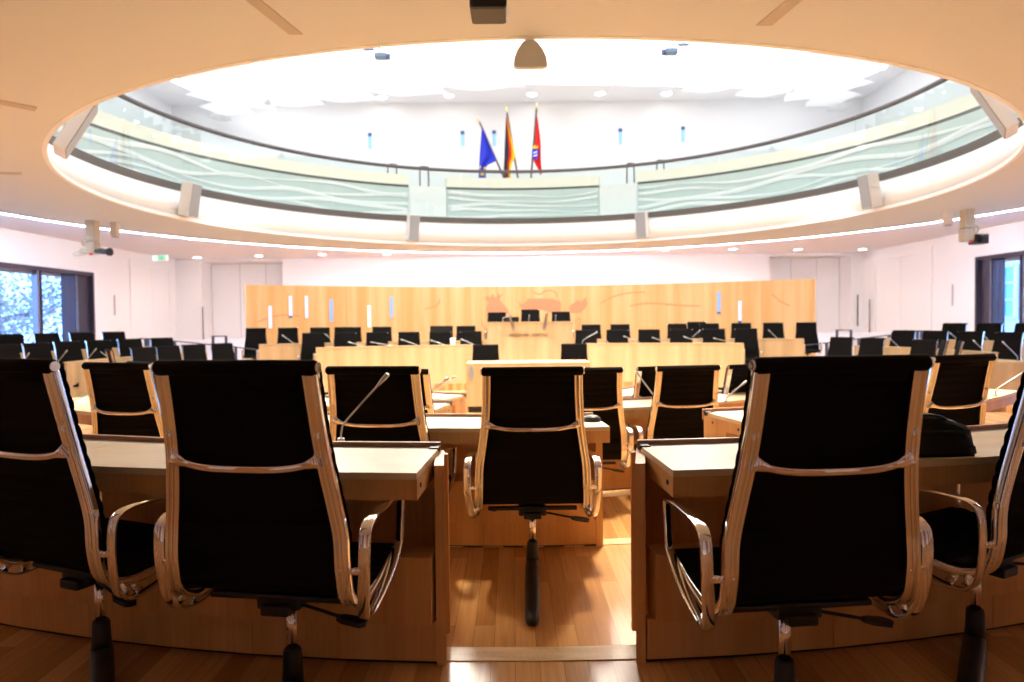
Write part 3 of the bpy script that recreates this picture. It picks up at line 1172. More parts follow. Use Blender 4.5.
for i, (px, y0, y1, m, dk) in enumerate(slits):
    a, c = wpt(px, y0), wpt(px, y1)
    ang = wang(px)
    o = empty('slit_window', (a.x, a.y, c.z))
    h = a.z - c.z
    zs = c.z + (h * .1 if dk else 0)
    mb(m).sector(WX, WYc, WR - .02, WR + .01, ang - .19, ang + .19, zs, a.z, 2).build('pane', o)
    if dk:
        mb('slit_dark').sector(WX, WYc, WR - .022, WR + .01, ang - .19, ang + .19, c.z, zs, 2).build('blind', o)
    fr = mb('maple_wall')
    for q in (-.26, .19):
        fr.sector(WX, WYc, WR - .03, WR + .01, ang + q, ang + q + .07, c.z - .02, a.z + .02, 2)
    for z0, z1 in ((c.z - .03, c.z), (a.z, a.z + .03)):
        fr.sector(WX, WYc, WR - .03, WR + .01, ang - .26, ang + .26, z0, z1, 2)
    fr.build('frame', o)
    tag(o, 'narrow %s slit window in the golden wooden wall, %s' % ({'slit': 'blue', 'slit_pale': 'pale blue', 'slit_white': 'white'}[m], sl[i]), 'window', 'slit windows in the wooden wall')

# reddish inlay motif of the wall (a flat heraldic beast reduced to patches and curls)
inl = [
    [(485, 297), (488, 295.5), (490, 298), (492.5, 293.5), (495, 297.5), (499, 294), (501, 297), (499.5, 300), (502, 302.5), (505, 306), (508, 309.5), (509, 314), (486, 312), (486.5, 306), (488.5, 302), (485.5, 300)],
    [(518.5, 301), (521, 304), (524, 303), (527, 301), (528, 298.5), (553, 298.5), (556.5, 300.5), (559, 300), (561.5, 304), (560.5, 309), (562, 313), (552, 313), (541, 309.5), (530, 311), (523, 309.5), (520, 307)],
    [(586.5, 296), (586, 300), (587.5, 303), (585.5, 308), (581, 312), (572, 313), (569, 309.5), (570, 305.5), (574, 303), (577, 300), (581, 302), (584, 299)],
]
curls = [
    [(497, 293), (499.5, 295.5), (503, 294.5)], [(532, 291.5), (536, 293.5), (541, 294), (544, 291.5), (549, 290.5), (553, 291), (556.5, 294), (557, 298)],
    [(482, 320), (482.5, 325), (486, 330), (484, 336)], [(575, 322), (580, 318), (579, 326), (576, 332)],
    [(601, 303), (612, 297), (628, 293), (645, 292)], [(258, 322), (268, 318), (283, 315), (300, 316)], [(440, 300), (436, 306), (425, 309)],
    [(630, 306), (650, 303), (676, 305), (700, 306)], [(772, 294), (780, 301), (790, 306)],
]
em = mb('pink')


def wall_poly(pts, off=.012):
    P = [wpt(x, y, off) for x, y in pts]
    Q = [wpt(x, y, -.004) for x, y in pts]
    n = len(P)
    em.add(P + Q, [list(range(n)), list(range(n, 2 * n))[::-1]] + [(i, (i + 1) % n, n + (i + 1) % n, n + i) for i in range(n)], False)


for q in inl:
    wall_poly(q)
em.build('veneer_inlay', ww)
em = mb('pink')
for q in curls:
    P = smooth_path([wpt(x, y, .005) for x, y in q], 6)
    em.sweep(P, .035, .012, (0, 0, 1), 6, smooth=False)
em.build('veneer_line', ww)

# low white parapets beside the wooden wall
for nm, x0, x1, y, side in (('low_wall', -11.1, -7.2, 21.6, 'left'), ('low_wall', 8.1, 12.0, 21.4, 'right')):
    o = mb('gallery_white').bbox(x0, x1, y, y + .15, F4, .72, .01)
    tag(o.build(nm, origin=((x0 + x1) / 2, y, F4)), 'low white wall %s of the golden wooden wall, behind the railing' % side, 'low wall')

# ------------------------------------------------------------------ chair
def make_chair():
    root = empty('swivel_chair', (0, 0, 0))
    prof = [(-.292, 1.078), (-.262, .94), (-.237, .82), (-.216, .70), (-.204, .60), (-.202, .50), (-.178, .415), (-.10, .380), (.05, .388), (.14, .405), (.215, .412), (.25, .398)]
    hx = [.216, .220, .228, .244, .258, .262, .264, .264, .260, .256, .252, .250]
    for sx in (-1, 1):
        P = smooth_path([(sx * h, y, z) for (y, z), h in zip(prof, hx)], 6)
        n = len(P)
        ws = [1.1 - .25 * min(1, i / (n * .45)) for i in range(n)]
        b = MB().use('chrome', True)
        b.sweep(P, .030, .018, (1, 0, 0), 10, ws=ws)
        for q in (-1, 1):
            b.sweep([Vector((p.x + q * .0155, p.y, p.z)) for p in P], .010, .032, (1, 0, 0), 8)
        # raised inner rib of the casting
        P2 = [Vector((p.x, p.y - (.010 if p.z > .5 else 0), p.z - (.010 if p.z <= .5 else 0))) for p in P[8:]]
        b.sweep(P2, .007, .012, (1, 0, 0), 8)
        b.build('side_rail', root, local=True)
    # sling: ribbed cloth following the rails
    P = smooth_path([(0, y, z) for y, z in prof], 6)
    H = smooth_path([(h, 0, 0) for h in hx], 6)
    b = MB().use('black', True)
    pts, hs, acc = [], [], 0
    # resample with finer steps
    fine = []
    for i in range(len(P) - 1):
        for k in range(4):
            t = k / 4
            fine.append((P[i].lerp(P[i + 1], t), H[i].x + (H[i + 1].x - H[i].x) * t))
    fine.append((P[-1], H[-1].x))
    N = len(fine)
    vs, fs = [], []
    nx = 6
    s = 0
    rows = []
    for i in range(N):
        p, h = fine[i]
        d = (fine[min(i + 1, N - 1)][0] - fine[max(i - 1, 0)][0]).normalized()
        nrm = Vector((0, -d.z, d.y))
        if nrm.y > 0 and p.z > .6: nrm = -nrm
        nrm = Vector((0, d.z, -d.y))          # towards the back / underside
        if i: s += (p - fine[i - 1][0]).length
        rib = .0055 * abs(sin(s * PI / .047)) ** .6
        h2 = h + .020
        for side in (0, 1):
            for j in range(nx + 1):
                x = -h2 + 2 * h2 * j / nx
                off = (.003 + rib if side == 0 else -(.003 + rib)) - .019
                vs.append(p + nrm * off + Vector((x, 0, 0)))
    w = nx + 1
    for i in range(N - 1):
        for side in (0, 1):
            for j in range(nx):
                q = (2 * i + side) * w + j
                e = q + 2 * w
                fs.append((q, q + 1, e + 1, e) if side == 0 else (q, e, e + 1, q + 1))
    b.add(vs, fs)
    b.build('sling', root, local=True)
    # roll at the top and at the front edge of the sling
    b = MB().use('black', True)
    pt = Vector((0, -.296, 1.080))
    hw = .238
    b.tube([(-hw, pt.y, pt.z), (-hw + .008, pt.y, pt.z), (hw - .008, pt.y, pt.z), (hw, pt.y, pt.z)], .022, 16, [.017, .022, .022, .017])
    b.sweep([(-hw + .052, pt.y + .006, pt.z - .025), (hw - .052, pt.y + .006, pt.z - .025)], .016, .05, (0, 1, 0), 8)
    b.build('top_roll', root, local=True)
    b = MB().use('black', True)
    b.tube([(-.242, .26, .390), (.242, .26, .390)], .019, 14)
    b.build('front_roll', root, local=True)
    for sx in (-1, 1):
        b = MB().use('chrome', True)
        b.tube([(sx * .241, .26, .390), (sx * .249, .26, .390)], .014, 12)
        b.build('end_cap', root, local=True)
    for sx in (-1, 1):
        b = MB().use('chrome', True)
        b.tube([(sx * (hw - .002), pt.y, pt.z), (sx * (hw + .006), pt.y, pt.z)], .015, 14)
        b.build('end_cap', root, local=True)
    # bowed cross bar across the back
    b = MB().use('chrome', True)
    n = 22
    path, ws = [], []
    for i in range(n + 1):
        u = -1 + 2 * i / n
        path.append((u * .218, -.252 - .022 * (1 - u * u), .822 - .026 * (1 - u ** 4)))
        ws.append(1 + 1.3 * max(0, abs(u) - .82) / .18)
    b.sweep(path, .021, .014, (0, 0, 1), 8, ws=ws)
    b.build('cross_bar', root, local=True)
    # arm loops
    for sx in (-1, 1):
        b = MB().use('chrome', True)
        loop = [(-.186, .575), (-.168, .612), (-.11, .628), (.06, .624), (.19, .612), (.215, .595), (.222, .55), (.222, .47), (.205, .435), (.10, .370), (-.02, .330), (-.11, .328), (-.165, .37), (-.188, .48)]
        off = [.320, .319, .315, .305, .298, .295, .292, .288, .286, .284, .284, .292, .306, .317]
        P = closed_path([(sx * o_, y, z) for (y, z), o_ in zip(loop, off)], 5)
        wsl = []
        for p in P:
            thin = 1 - .35 * max(0, min(1, (p.y - .15) / .1))
            wsl.append(thin)
        b.sweep(P, .036, .013, (1, 0, 0), 10, ws=wsl, closed=True)
        b.sweep([(sx * .25, -.205, .495), (sx * .318, -.186, .495)], .02, .014, (0, 0, 1), 8)
        b.sweep([(sx * .262, -.09, .378), (sx * .286, -.07, .335)], .03, .014, (0, 1, 0), 8)
        b.tube([(sx * .262, -.13, .388), (sx * .302, -.13, .350)], .013, 8)
        b.build('armrest', root, local=True)
    # under-seat mechanism, levers
    b = mb('plastic')
    b.bbox(-.07, .07, -.09, .10, .322, .372, .01)
    b.bbox(-.225, .225, -.09, -.055, .352, .370, .006)
    b.bbox(-.21, .21, .08, .115, .362, .380, .006)
    b.bbox(-.045, .045, -.115, -.05, .312, .345, .008)
    b.build('tilt_mechanism', root, local=True)
    b = MB().use('plastic', True)
    b.tube([(.06, -.06, .335), (.14, -.075, .323), (.20, -.085, .313)], .0055, 8)
    b.use('plastic', False)
    T = Matrix.Translation((.235, -.092, .307)) @ Matrix.Rotation(R(9), 4, 'Y')
    b.prism([(-.042, -.008), (-.02, -.020), (.036, -.022), (.05, -.008), (.05, .010), (.030, .024), (-.02, .020), (-.042, .008)], .014, T @ Matrix.Translation((0, 0, -.007)))
    b.build('height_lever', root, local=True)
    b = MB().use('plastic', True)
    b.tube([(-.06, -.05, .348), (-.18, -.055, .352), (-.183, -.055, .352), (-.208, -.056, .353)], .007, 10, [.0065, .0065, .013, .012])
    b.build('tilt_lever', root, local=True)
    b = MB().use('chrome', True)
    b.cyl(0, 0, .14, .325, .0185, .0185, 18)
    b.build('gas_lift', root, local=True)
    b = MB().use('plastic', True)
    b.tube([(0, 0, .05), (0, 0, .10), (0, 0, .155), (0, 0, .165)], .028, 18, [.036, .031, .029, .025])
    b.build('column', root, local=True)
    # low swing arm lying on the floor behind the column
    b = MB().use('plastic', True)
    b.sweep([(0, .05, .035), (0, -.02, .045), (0, -.12, .046), (0, -.34, .038), (0, -.60, .030), (0, -.65, .028), (0, -.665, .025)], .074, .060, (1, 0, 0), 12, ws=[.6, 1.0, 1.0, .95, .86, .7, .3])
    b.build('swing_arm', root, local=True)
    return root


CHAIR = make_chair()
chair_used = [False]
BACK_OFF = .292        # distance from column to the top of the back


def put_chair(p, yaw, zf, label, group, zs=1.0):
    """p = point under the top edge of the back; yaw 0 faces away from the camera, positive turns to the right"""
    if not chair_used[0]:
        o = CHAIR
        chair_used[0] = True
    else:
        o = copy_tree(CHAIR)
    fx, fy = sin(yaw), cos(yaw)
    o.location = (p[0] + fx * BACK_OFF, p[1] + fy * BACK_OFF, zf)
    o.rotation_euler = (0, 0, -yaw)
    o.scale = (1, 1, zs)
    for ch in o.children:
        if ch.name.startswith('swing_arm'):
            ch.rotation_euler = (0, 0, 0)
    tag(o, label, 'chair', group)
    return o


def chair_at(px, py, zf, yaw, label, group, toward=None, zs=1.0, h=1.108):
    """depth follows from the height of the back's top edge above its floor"""
    p = atZ(px, py, zf + h * zs)
    if toward is not None:
        yaw = math.atan2(toward[0] - p.x, toward[1] - p.y)
    return put_chair(p, yaw, zf, label, group, zs)


def chair_on(px, cx, cy, rad, zf, label, group, toward, zs=1.0, extra=0):
    p = at_circle(px, 330, cx, cy, rad, True)
    yaw = math.atan2(toward[0] - p.x, toward[1] - p.y) + extra
    return put_chair(p, yaw, zf, label, group, zs)


def chair_Y(px, Y, zf, yaw, label, group, zs=1.0):
    p = atY(px, 330, Y)
    return put_chair(p, yaw, zf, label, group, zs)


# members' chairs, first row
put_chair((-1.57, 2.13), R(23), F1, 'large black chair with chrome frame cut by the left edge of the picture', 'chairs in the nearest row')
put_chair((-.757, 1.885), R(9), F1, 'large black chair with chrome frame at the near left desk', 'chairs in the nearest row')
put_chair((.850, 1.78), R(-6), F1, 'large black chair with chrome frame at the near right desk, left of the bag', 'chairs in the nearest row')
put_chair((1.77, 2.16), R(-28), F1, 'large black chair cut by the right edge of the picture, right of the bag', 'chairs in the nearest row')
for o in [o for o in bpy.data.objects if o.name.startswith('swivel_chair')]:
    turn = (R(31) - o.rotation_euler.z if o.location.x < -1 else R(17) - o.rotation_euler.z) if o.location.x < 0 else (-R(36) - o.rotation_euler.z if o.location.x > 1 else -R(20) - o.rotation_euler.z)
    for ch in o.children:
        if ch.name.startswith('swing_arm'):
            ch.rotation_euler = (0, 0, turn)
# second row
G2 = 'chairs in the second row'
chair_Y(532, 3.24, F2, R(0), 'black chair in the middle of the aisle at the second desk', G2, .984)
chair_Y(372, 3.42, F2, R(8), 'black chair behind the silver microphone of the near left desk', G2, .984)
chair_Y(116, 4.0, F2, R(16), 'black chair seen between the two large left chairs', G2, .984)
chair_Y(964, 3.9, F2, R(-20), 'black chair behind the black bag on the near right desk', G2, .984)
[c for c in bpy.data.objects if c.name.startswith('swing_arm') and c.parent and 'aisle at the second desk' in c.parent.get('label', '')][0].rotation_euler = (0, 0, R(-1.8))
# third row
G3 = 'chairs in the third row'
chair_Y(589, 4.9, F3, R(-2), 'black chair half hidden behind the right side of the aisle chair', G3, .99)
chair_Y(688, 5.0, F3, R(-8), 'black chair facing away in the gap left of the large right chair', G3, .99)
chair_Y(396, 4.95, F3, R(8), 'black chair hidden behind the chair at the silver microphone', G3, .99)
chair_Y(141, 6.3, F3, R(34), 'black chair with only its top edge showing left of the large left chair', G3, .99)
G4 = 'chairs in the fourth row'
chair_Y(661, 6.35, F4, R(-14), 'black chair with a microphone stem before it, between the third row chairs', G4)
chair_Y(748, 6.5, F4, R(-24), 'black chair just left of the top corner of the large right chair', G4)

# stenographers' chairs behind the lectern table
chair_at(485.5, 344.2, F4, PI - R(3), 'black chair behind the low central table, left of the pair', 'chairs at the central table')
chair_at(574, 343.2, F4, PI + R(5), 'black chair behind the low central table, right of the pair', 'chairs at the central table')

ordn = ['first', 'second', 'third', 'fourth', 'fifth', 'sixth', 'seventh', 'eighth']
TC = (.3, 9.5)
for i, px in enumerate((313, 345, 377, 409, 440, 471)):
    chair_Y(px, 15.55, FL_GF, PI - R(14 - 2 * i), 'black chair at the left front bench, %s from the outer end' % ordn[i], 'chairs at the left front bench')
for i, px in enumerate((746, 714, 681, 649, 617, 586)):
    chair_Y(px, 15.5, FL_GF, PI + R(16 - 2 * i), 'black chair at the right front bench, %s from the outer end' % ordn[i], 'chairs at the right front bench')
for i, px in enumerate((256, 288, 320, 344, 351.5, 382, 466)):
    chair_Y(px, (17.3 if px != 344 else 17.9), FL_GB, PI - R(16 - 2 * i), 'black chair at the rear bench before the wooden wall, %s from its left end' % ordn[i], 'chairs at the left rear bench')
for i, px in enumerate((806, 773, 741, 709, 696.5, 677, 620, 591)):
    chair_Y(px, (17.25 if px != 696.5 else 18.0), FL_GB + (0.04 if px == 696.5 else 0), PI + R(16 - 2 * i), 'black chair at the rear bench before the wooden wall, %s from its right end' % ordn[i], 'chairs at the right rear bench')
# presidium
chair_Y(497, 18.0, .33, PI - R(2), 'black chair at the presidium, left of the raised middle chair', 'presidium chairs')
chair_Y(530.5, 18.0, .395, PI, 'taller standing black chair in the middle of the presidium', 'presidium chairs')
chair_Y(561, 18.0, .33, PI + R(2), 'black chair at the presidium, right of the raised middle chair', 'presidium chairs')
# side rings
for i, px in enumerate((3, 35, 66, 97.5, 129, 161)):
    chair_on(px, HX, HY, 8.0, FL_SF, 'black chair in the front row of the left side seats, %s from the left' % ordn[i], 'chairs in the front row of the left side', TC)
for i, px in enumerate((9, 46, 81, 113)):
    chair_on(px, HX, HY, 9.5, FL_SB, 'black chair in the back row of the left side seats, %s from the left' % ordn[i], 'chairs in the back row of the left side', TC)
for i, px in enumerate((108, 141.6, 167, 192.5, 221)):
    chair_on(px, HX, HY, 6.95, F4, 'small black chair on the floor before the left side benches, %s from the left' % ordn[i], 'chairs on the floor at the left', TC, 1.03, (-.95 if i == 0 else 0))
for i, px in enumerate((1010, 971, 936, 904)):
    chair_on(px, HX, HY, 8.0, FL_SF, 'black chair in the front row of the right side seats, %s from the right' % ordn[i], 'chairs in the front row of the right side', TC)
for i, px in enumerate((1029, 990, 955)):
    chair_on(px, HX, HY, 9.5, FL_SB, 'black chair in the back row of the right side seats, %s from the right' % ordn[i], 'chairs in the back row of the right side', TC)
for i, px in enumerate((961, 945, 925.5, 873, 842)):
    chair_on(px, HX, HY, 6.95, F4, 'small black chair on the floor before the right side benches, %s from the right' % ordn[i], 'chairs on the floor at the right', TC, 1.03, (.7 if i < 2 else 0))


# ------------------------------------------------------------------ members' desks
def seg(m, name, parent, r0, r1, a0, a1, z0, z1, n=None, **k):
    return mb(m).sector(MX, MY, r0, r1, a0, a1, z0, z1, n, **k).build(name, parent)


def desk(rn, rb, a0, a1, zf, label, nseg, ends=(1, 1), group=None, rim=True):
    """curved desk: rn near edge radius (sitter's side), rb back edge radius; ends = (left, right)"""
    am = R((a0 + a1) / 2)
    o = empty('member_desk', (MX + rn * sin(am), MY - rn * cos(am), zf))
    zt = zf + .72
    ft = math.degrees(.04 / rn)
    il = a0 + ft if ends[0] in (0, 1) else a0 - .30
    ir = a1 - ft if ends[1] in (0, 1) else a1 + .30
    # top with its deep front fascia, split by joints
    w = (a1 - a0) / nseg
    g = math.degrees(.0015 / rn)
    for k in range(nseg):
        b0, b1 = a0 + w * k + (g if k else 0), a0 + w * (k + 1) - (g if k < nseg - 1 else 0)
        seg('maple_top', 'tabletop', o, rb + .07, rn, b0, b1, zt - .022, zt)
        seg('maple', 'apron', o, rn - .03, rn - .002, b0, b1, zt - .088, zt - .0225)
    seg('strip', 'metal_strip', o, rb + .022, rb + .0695, a0 + ft, a1 - ft, zt - .02, zt - .001)
    seg('maple_dark', 'back_rim', o, rb, rb + .021, a0, a1, zt - .05, zt + .016)
    seg('maple', 'modesty_panel', o, rb + .035, rb + .055, il, ir, zf + .01, zt - .023)
    # hanging duct box below, with a low front
    seg('maple', 'cable_duct', o, rb + .20, rb + .315, il + .2, ir - .2, zf + .155, zf + .39)
    ps = max(1, nseg)
    for k in range(ps):
        b0, b1 = il + (ir - il) * k / ps, il + (ir - il) * (k + 1) / ps
        seg('maple', 'plinth_panel', o, rb + .24, rb + .28, b0 + (g if k else 0), b1 - g, zf + .012, zf + .154)
    seg('plastic', 'plinth_shadow_gap', o, rb + .245, rb + .27, il, ir, zf, zf + .012)
    for i, (a, e) in enumerate(((a0, ends[0]), (a1, ends[1]))):
        if not e: continue
        if ends[i] != 1:
            (xn, yn), (xf, yf) = ends[i]
            th = .034 if i == 0 else -.034
            mb('maple').prism([(xn, yn), (xf, yf), (xf + th, yf), (xn + th, yn)], .702, Matrix.Translation((0, 0, zf))).build('end_panel', o)
        else:
            x0, x1 = (a, a + ft) if i == 0 else (a - ft, a)
            mb('maple').sector(MX, MY, rb + .0215, rb + .285, x0, x1, zf, zt - .0225, 2).build('end_panel', o)
        x0, x1 = (a, a + ft * .5) if i == 0 else (a - ft * .5, a)
        mb('maple').sector(MX, MY, rb + (.286 if ends[i] == 1 else .0215), rn - .0305, x0, x1, zt - .088, zt - .0225, 2).build('apron_end', o)
        # black corner catch and bolt
        cb = mb('plastic')
        ca, cb1 = (a - .02, a + ft * .9) if i == 0 else (a - ft * .9, a + .02)
        cb.sector(MX, MY, rb + .022, rb + .075, ca, cb1, zt - .004, zt + .005, 2)
        cb.build('corner_catch', o)
        bt = MB().use('plastic', True)
        aa = R(a)
        q = Vector((MX + (rn - .06) * sin(aa), MY - (rn - .06) * cos(aa), zt - .052))
        nn = Vector((cos(aa), sin(aa), 0)) * (1 if i else -1)
        bt.tube([q - nn * .004, q + nn * .003], .009, 12)
        q = Vector((MX + (rb + .13) * sin(aa), MY - (rb + .13) * cos(aa), zt - .052))
        bt.tube([q - nn * .004, q + nn * .003], .007, 12)
        bt.build('bolt', o)
    tag(o, label, 'desk', group)
    return o


GD = 'curved desks of the members'
desk(6.88, 6.40, -33, -3.4, F1, 'near left curved maple desk with the silver microphone', 5, (0, ((-.240, 2.376), (-.268, 2.66))), GD)
desk(6.88, 6.40, 3.4, 33, F1, 'near right curved maple desk with the black bag on it', 5, (((.422, 2.376), (.478, 2.66)), 0), GD)
desk(5.33, 4.85, -46, 4.6, F2, 'second row maple desk ending at the aisle chair', 7, (0, 1), GD)
desk(5.33, 4.85, 13.0, 46, F2, 'second row maple desk corner showing left of the large right chair', 4, (1, 0), GD)
desk(3.62, 3.12, -66, -11.5, F3, 'third row maple desk glimpsed left of the aisle chair', 5, (0, 1), GD)
desk(3.62, 3.12, 2.5, 62, F3, 'third row maple desk behind the aisle, before the right hand chairs', 5, (1, 0), GD)
desk(2.05, 1.55, -75, -23, F4, 'fourth row maple desk, small corner left of the central table', 3, (0, 1), GD)
desk(2.05, 1.55, 18, 75, F4, 'fourth row maple desk, small piece right of the aisle chair', 3, (1, 0), GD)


# ------------------------------------------------------------------ microphones
def mic(x, y, z, dx, dy, h, label, group, r=.0042, head=.0095, hl=.06, rise=.25):
    o = empty('gooseneck_microphone', (x, y, z))
    b = MB().use('steel', True)
    b.cyl(0, 0, 0, .012, .016, .014, 14)
    b.build('base', o, local=True)
    b = MB().use('steel', True)
    P = smooth_path([(0, 0, .005), (dx * .02, dy * .02, h * rise * .6), (dx * .12, dy * .12, h * (rise + .05)), (dx * .8, dy * .8, h * .83)], 5)
    b.tube(P, r, 8)
    b.build('stem', o, local=True)
    b = MB().use('steel', True)
    d = Vector((dx * .68, dy * .68, h * (.78 - rise))).normalized()
    p = P[-1]
    b.tube([p - d * .004, p + d * .006, p + d * hl * .45, p + d * hl * .95, p + d * hl], head, 12, [r * 1.4, head * .75, head, head, head * .6])
    b.build('head', o, local=True)
    tag(o, label, 'microphone', group)


def mic_px(base, tip, z, label, group, dy=.02, **k):
    b = atZ(base[0], base[1], z)
    t = atY(tip[0], tip[1], b.y + dy)
    mic(b.x, b.y, b.z, t.x - b.x, t.y - b.y, t.z - b.z, label, group, **k)


GM = 'microphones on the members\' desks'
mic_px((341, 441), (388, 373), F1 + .72, 'silver gooseneck microphone on the near left desk, in front of the black chair', GM, -.03)
mic_px((995, 396), (1030, 368), F2 + .72, 'silver gooseneck microphone at the right edge behind the bag', GM, -.03)
mic_px((655, 404), (636, 371), F3 + .72, 'silver gooseneck microphone just left of the third row chair', GM, 0, r=.006)
mic_px((726, 402), (745, 382), F3 + .72, 'silver gooseneck microphone just left of the large right chair', GM, 0, r=.006)
mic_px((424, 399), (448, 378), F3 + .72, 'silver gooseneck microphone right of the chair at the near left desk', GM, 0, r=.006, head=.014)
mic_px((434, 396), (456, 376), F4 + .72, 'thin microphone just left of the central table', GM, 0, r=.006, head=.012)
mic_px((72, 403), (84, 396), F2 + .72, 'silver gooseneck microphone right of the far left chair', GM, 0)

# ------------------------------------------------------------------ curved benches facing the members
def bench(cx, cy, r0, a0, a1, z0, zt, label, group, sgn=1, n=5, end=True, gap=None):
    """front panel at radius r0; the writing top reaches back by sgn*.5"""
    am = R((a0 + a1) / 2)
    o = empty('bench', (cx + r0 * sin(am), cy - r0 * cos(am), z0))
    s = sgn
    w = (a1 - a0) / n
    for k in range(n):
        ra, rb = sorted((r0, r0 + s * .035))
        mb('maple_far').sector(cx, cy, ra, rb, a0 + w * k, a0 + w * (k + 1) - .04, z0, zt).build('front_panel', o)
    ra, rb = sorted((r0 + s * .0355, r0 + s * .50))
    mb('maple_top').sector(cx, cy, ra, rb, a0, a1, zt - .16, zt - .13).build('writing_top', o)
    ra, rb = sorted((r0 - s * .008, r0 + s * .05))
    mb('maple_top').sector(cx, cy, ra, rb, a0, a1, zt + .0005, zt + .015).build('top_rail', o)
    for a in (a0, a1):
        d = math.degrees(.035 / r0) * (1 if a == min(a0, a1) else -1)
        ra, rb = sorted((r0 + s * .0355, r0 + s * .50))
        mb('maple_far').sector(cx, cy, ra, rb, min(a, a + d), max(a, a + d), z0, zt - .16, 2).build('end_panel', o)
    if gap:
        mb('plastic').sector(cx, cy, r0 - .004 if s > 0 else r0 + .0, r0 + .0 if s > 0 else r0 + .004, a0, a1, gap[0], gap[1]).build('dark_gap', o)
    tag(o, label, 'bench', group)
    return o


def ang_of(px, cx, cy, rad):
    q = at_circle(px, 340, cx, cy, rad, True)
    return math.degrees(math.atan2(q.x - cx, -(q.y - cy))) % 360


# government benches: gentle arc about (.5, 4)
BX, BY = .45, 3.4
a0, a1 = ang_of(316, BX, BY, 11.45), ang_of(474.5, BX, BY, 11.45)
bench(BX, BY, 11.45, a0, a1, F4 + .12, .69, 'long maple front bench left of the central table', 'front benches', 1, 5)
a0, a1 = ang_of(585, BX, BY, 11.45), ang_of(743.5, BX, BY, 11.45)
bench(BX, BY, 11.45, a0, a1, F4 + .12, .69, 'long maple front bench right of the central table', 'front benches', 1, 5)
a0, a1 = ang_of(259, BX, BY, 13.3), ang_of(488, BX, BY, 13.3)
bench(BX, BY, 13.3, a0, a1, FL_GB, .73, 'maple rear bench left of the presidium, before the wooden wall', 'rear benches', 1, 6)
a0, a1 = ang_of(572, BX, BY, 13.3), ang_of(803.5, BX, BY, 13.3)
bench(BX, BY, 13.3, a0, a1, FL_GB, .73, 'maple rear bench right of the presidium, before the wooden wall', 'rear benches', 1, 6)
# dark gap and plinth step below the front benches
for x0, x1, s in ((316, 474.5, 'left'), (585, 743.5, 'right')):
    a0, a1 = ang_of(x0, BX, BY, 11.45), ang_of(x1, BX, BY, 11.45)
    a0, a1 = min(a0, a1), max(a0, a1)
    o = empty('bench_plinth', (atY(x0, 340, 14.6).x, 14.6, F4))
    mb('plastic').sector(BX, BY, 11.47, 11.6, a0, a1, F4, F4 + .118).build('shadow_gap', o)
    mb('nosing').sector(BX, BY, 11.2, 11.468, a0, a1, F4, F4 + .06).build('step', o)
    tag(o, 'pale step with dark gap under the %s front bench' % s, 'step')
# side benches
for side, px0, px1 in (('left', -60, 207), ('right', 854, 1085)):
    for rr, z0, zt, nm, n in ((7.42, F4, .605, 'front', 6), (8.85, FL_SF, .72, 'rear', 5)):
        q0 = at_circle(px0, 340, HX, HY, rr, True)
        aa, bb = ((-88, None), (None, 88))[0 if side == 'left' else 1]
        e = ang_of(px1 if side == 'left' else px0, HX, HY, rr)
        if nm == 'rear':
            e = ang_of(152 if side == 'left' else 884, HX, HY, rr)
        if e > 180: e -= 360
        a0, a1 = (-86, e) if side == 'left' else (e, 86)
        if side == 'left': a0, a1 = e, -86
        a0, a1 = min(a0, a1), max(a0, a1)
        bench(HX, HY, rr, a0, a1, z0, zt, 'curved maple %s bench of the %s side seats' % (nm, side), 'side benches', 1, n)

# presidium desk with lettering
pd = empty('presidium_desk', (.45, 16.2, F4))
xa, xb = atY(487, 330, 16.2).x, atY(573, 330, 16.2).x
b = mb('maple_far')
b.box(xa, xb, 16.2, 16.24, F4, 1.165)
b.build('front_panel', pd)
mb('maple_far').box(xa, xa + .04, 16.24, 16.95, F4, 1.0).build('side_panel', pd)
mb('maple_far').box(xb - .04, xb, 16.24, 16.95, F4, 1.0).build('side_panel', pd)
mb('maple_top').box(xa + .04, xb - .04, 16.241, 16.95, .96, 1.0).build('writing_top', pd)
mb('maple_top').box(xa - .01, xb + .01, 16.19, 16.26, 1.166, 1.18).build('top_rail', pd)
tag(pd, 'high pale maple presidium desk with lettering in the middle', 'presidium desk')
cu = bpy.data.curves.new('lettering', 'FONT')
cu.body = 'HESSISCHER LANDTAG'
cu.align_x = 'CENTER'
cu.align_y = 'CENTER'
cu.size = .105
cu.extrude = .004
cu.space_character = 1.05
to = bpy.data.objects.new('lettering_curve', cu)
COL.objects.link(to)
bpy.context.view_layer.update()
me = bpy.data.meshes.new_from_object(to.evaluated_get(bpy.context.evaluated_depsgraph_get()))
bpy.data.objects.remove(to)
wx = max(v.co.x for v in me.vertices) - min(v.co.x for v in me.vertices)
p0, p1 = atY(509.5, 335.2, 16.19), atY(547.5, 335.2, 16.19)
sc = (p1.x - p0.x) / wx
for v in me.vertices:
    v.co.x *= sc
me.materials.clear()
me.materials.append(M['letters'])
lt = bpy.data.objects.new('lettering', me)
COL.objects.link(lt)
lt.parent = pd
lt.location = Vector(((p0.x + p1.x) / 2, 16.196, (p0.z + p1.z) / 2)) - pd.location
lt.rotation_euler = (PI / 2, 0, 0)
lt['label'] = 'grey lettering reading HESSISCHER LANDTAG'

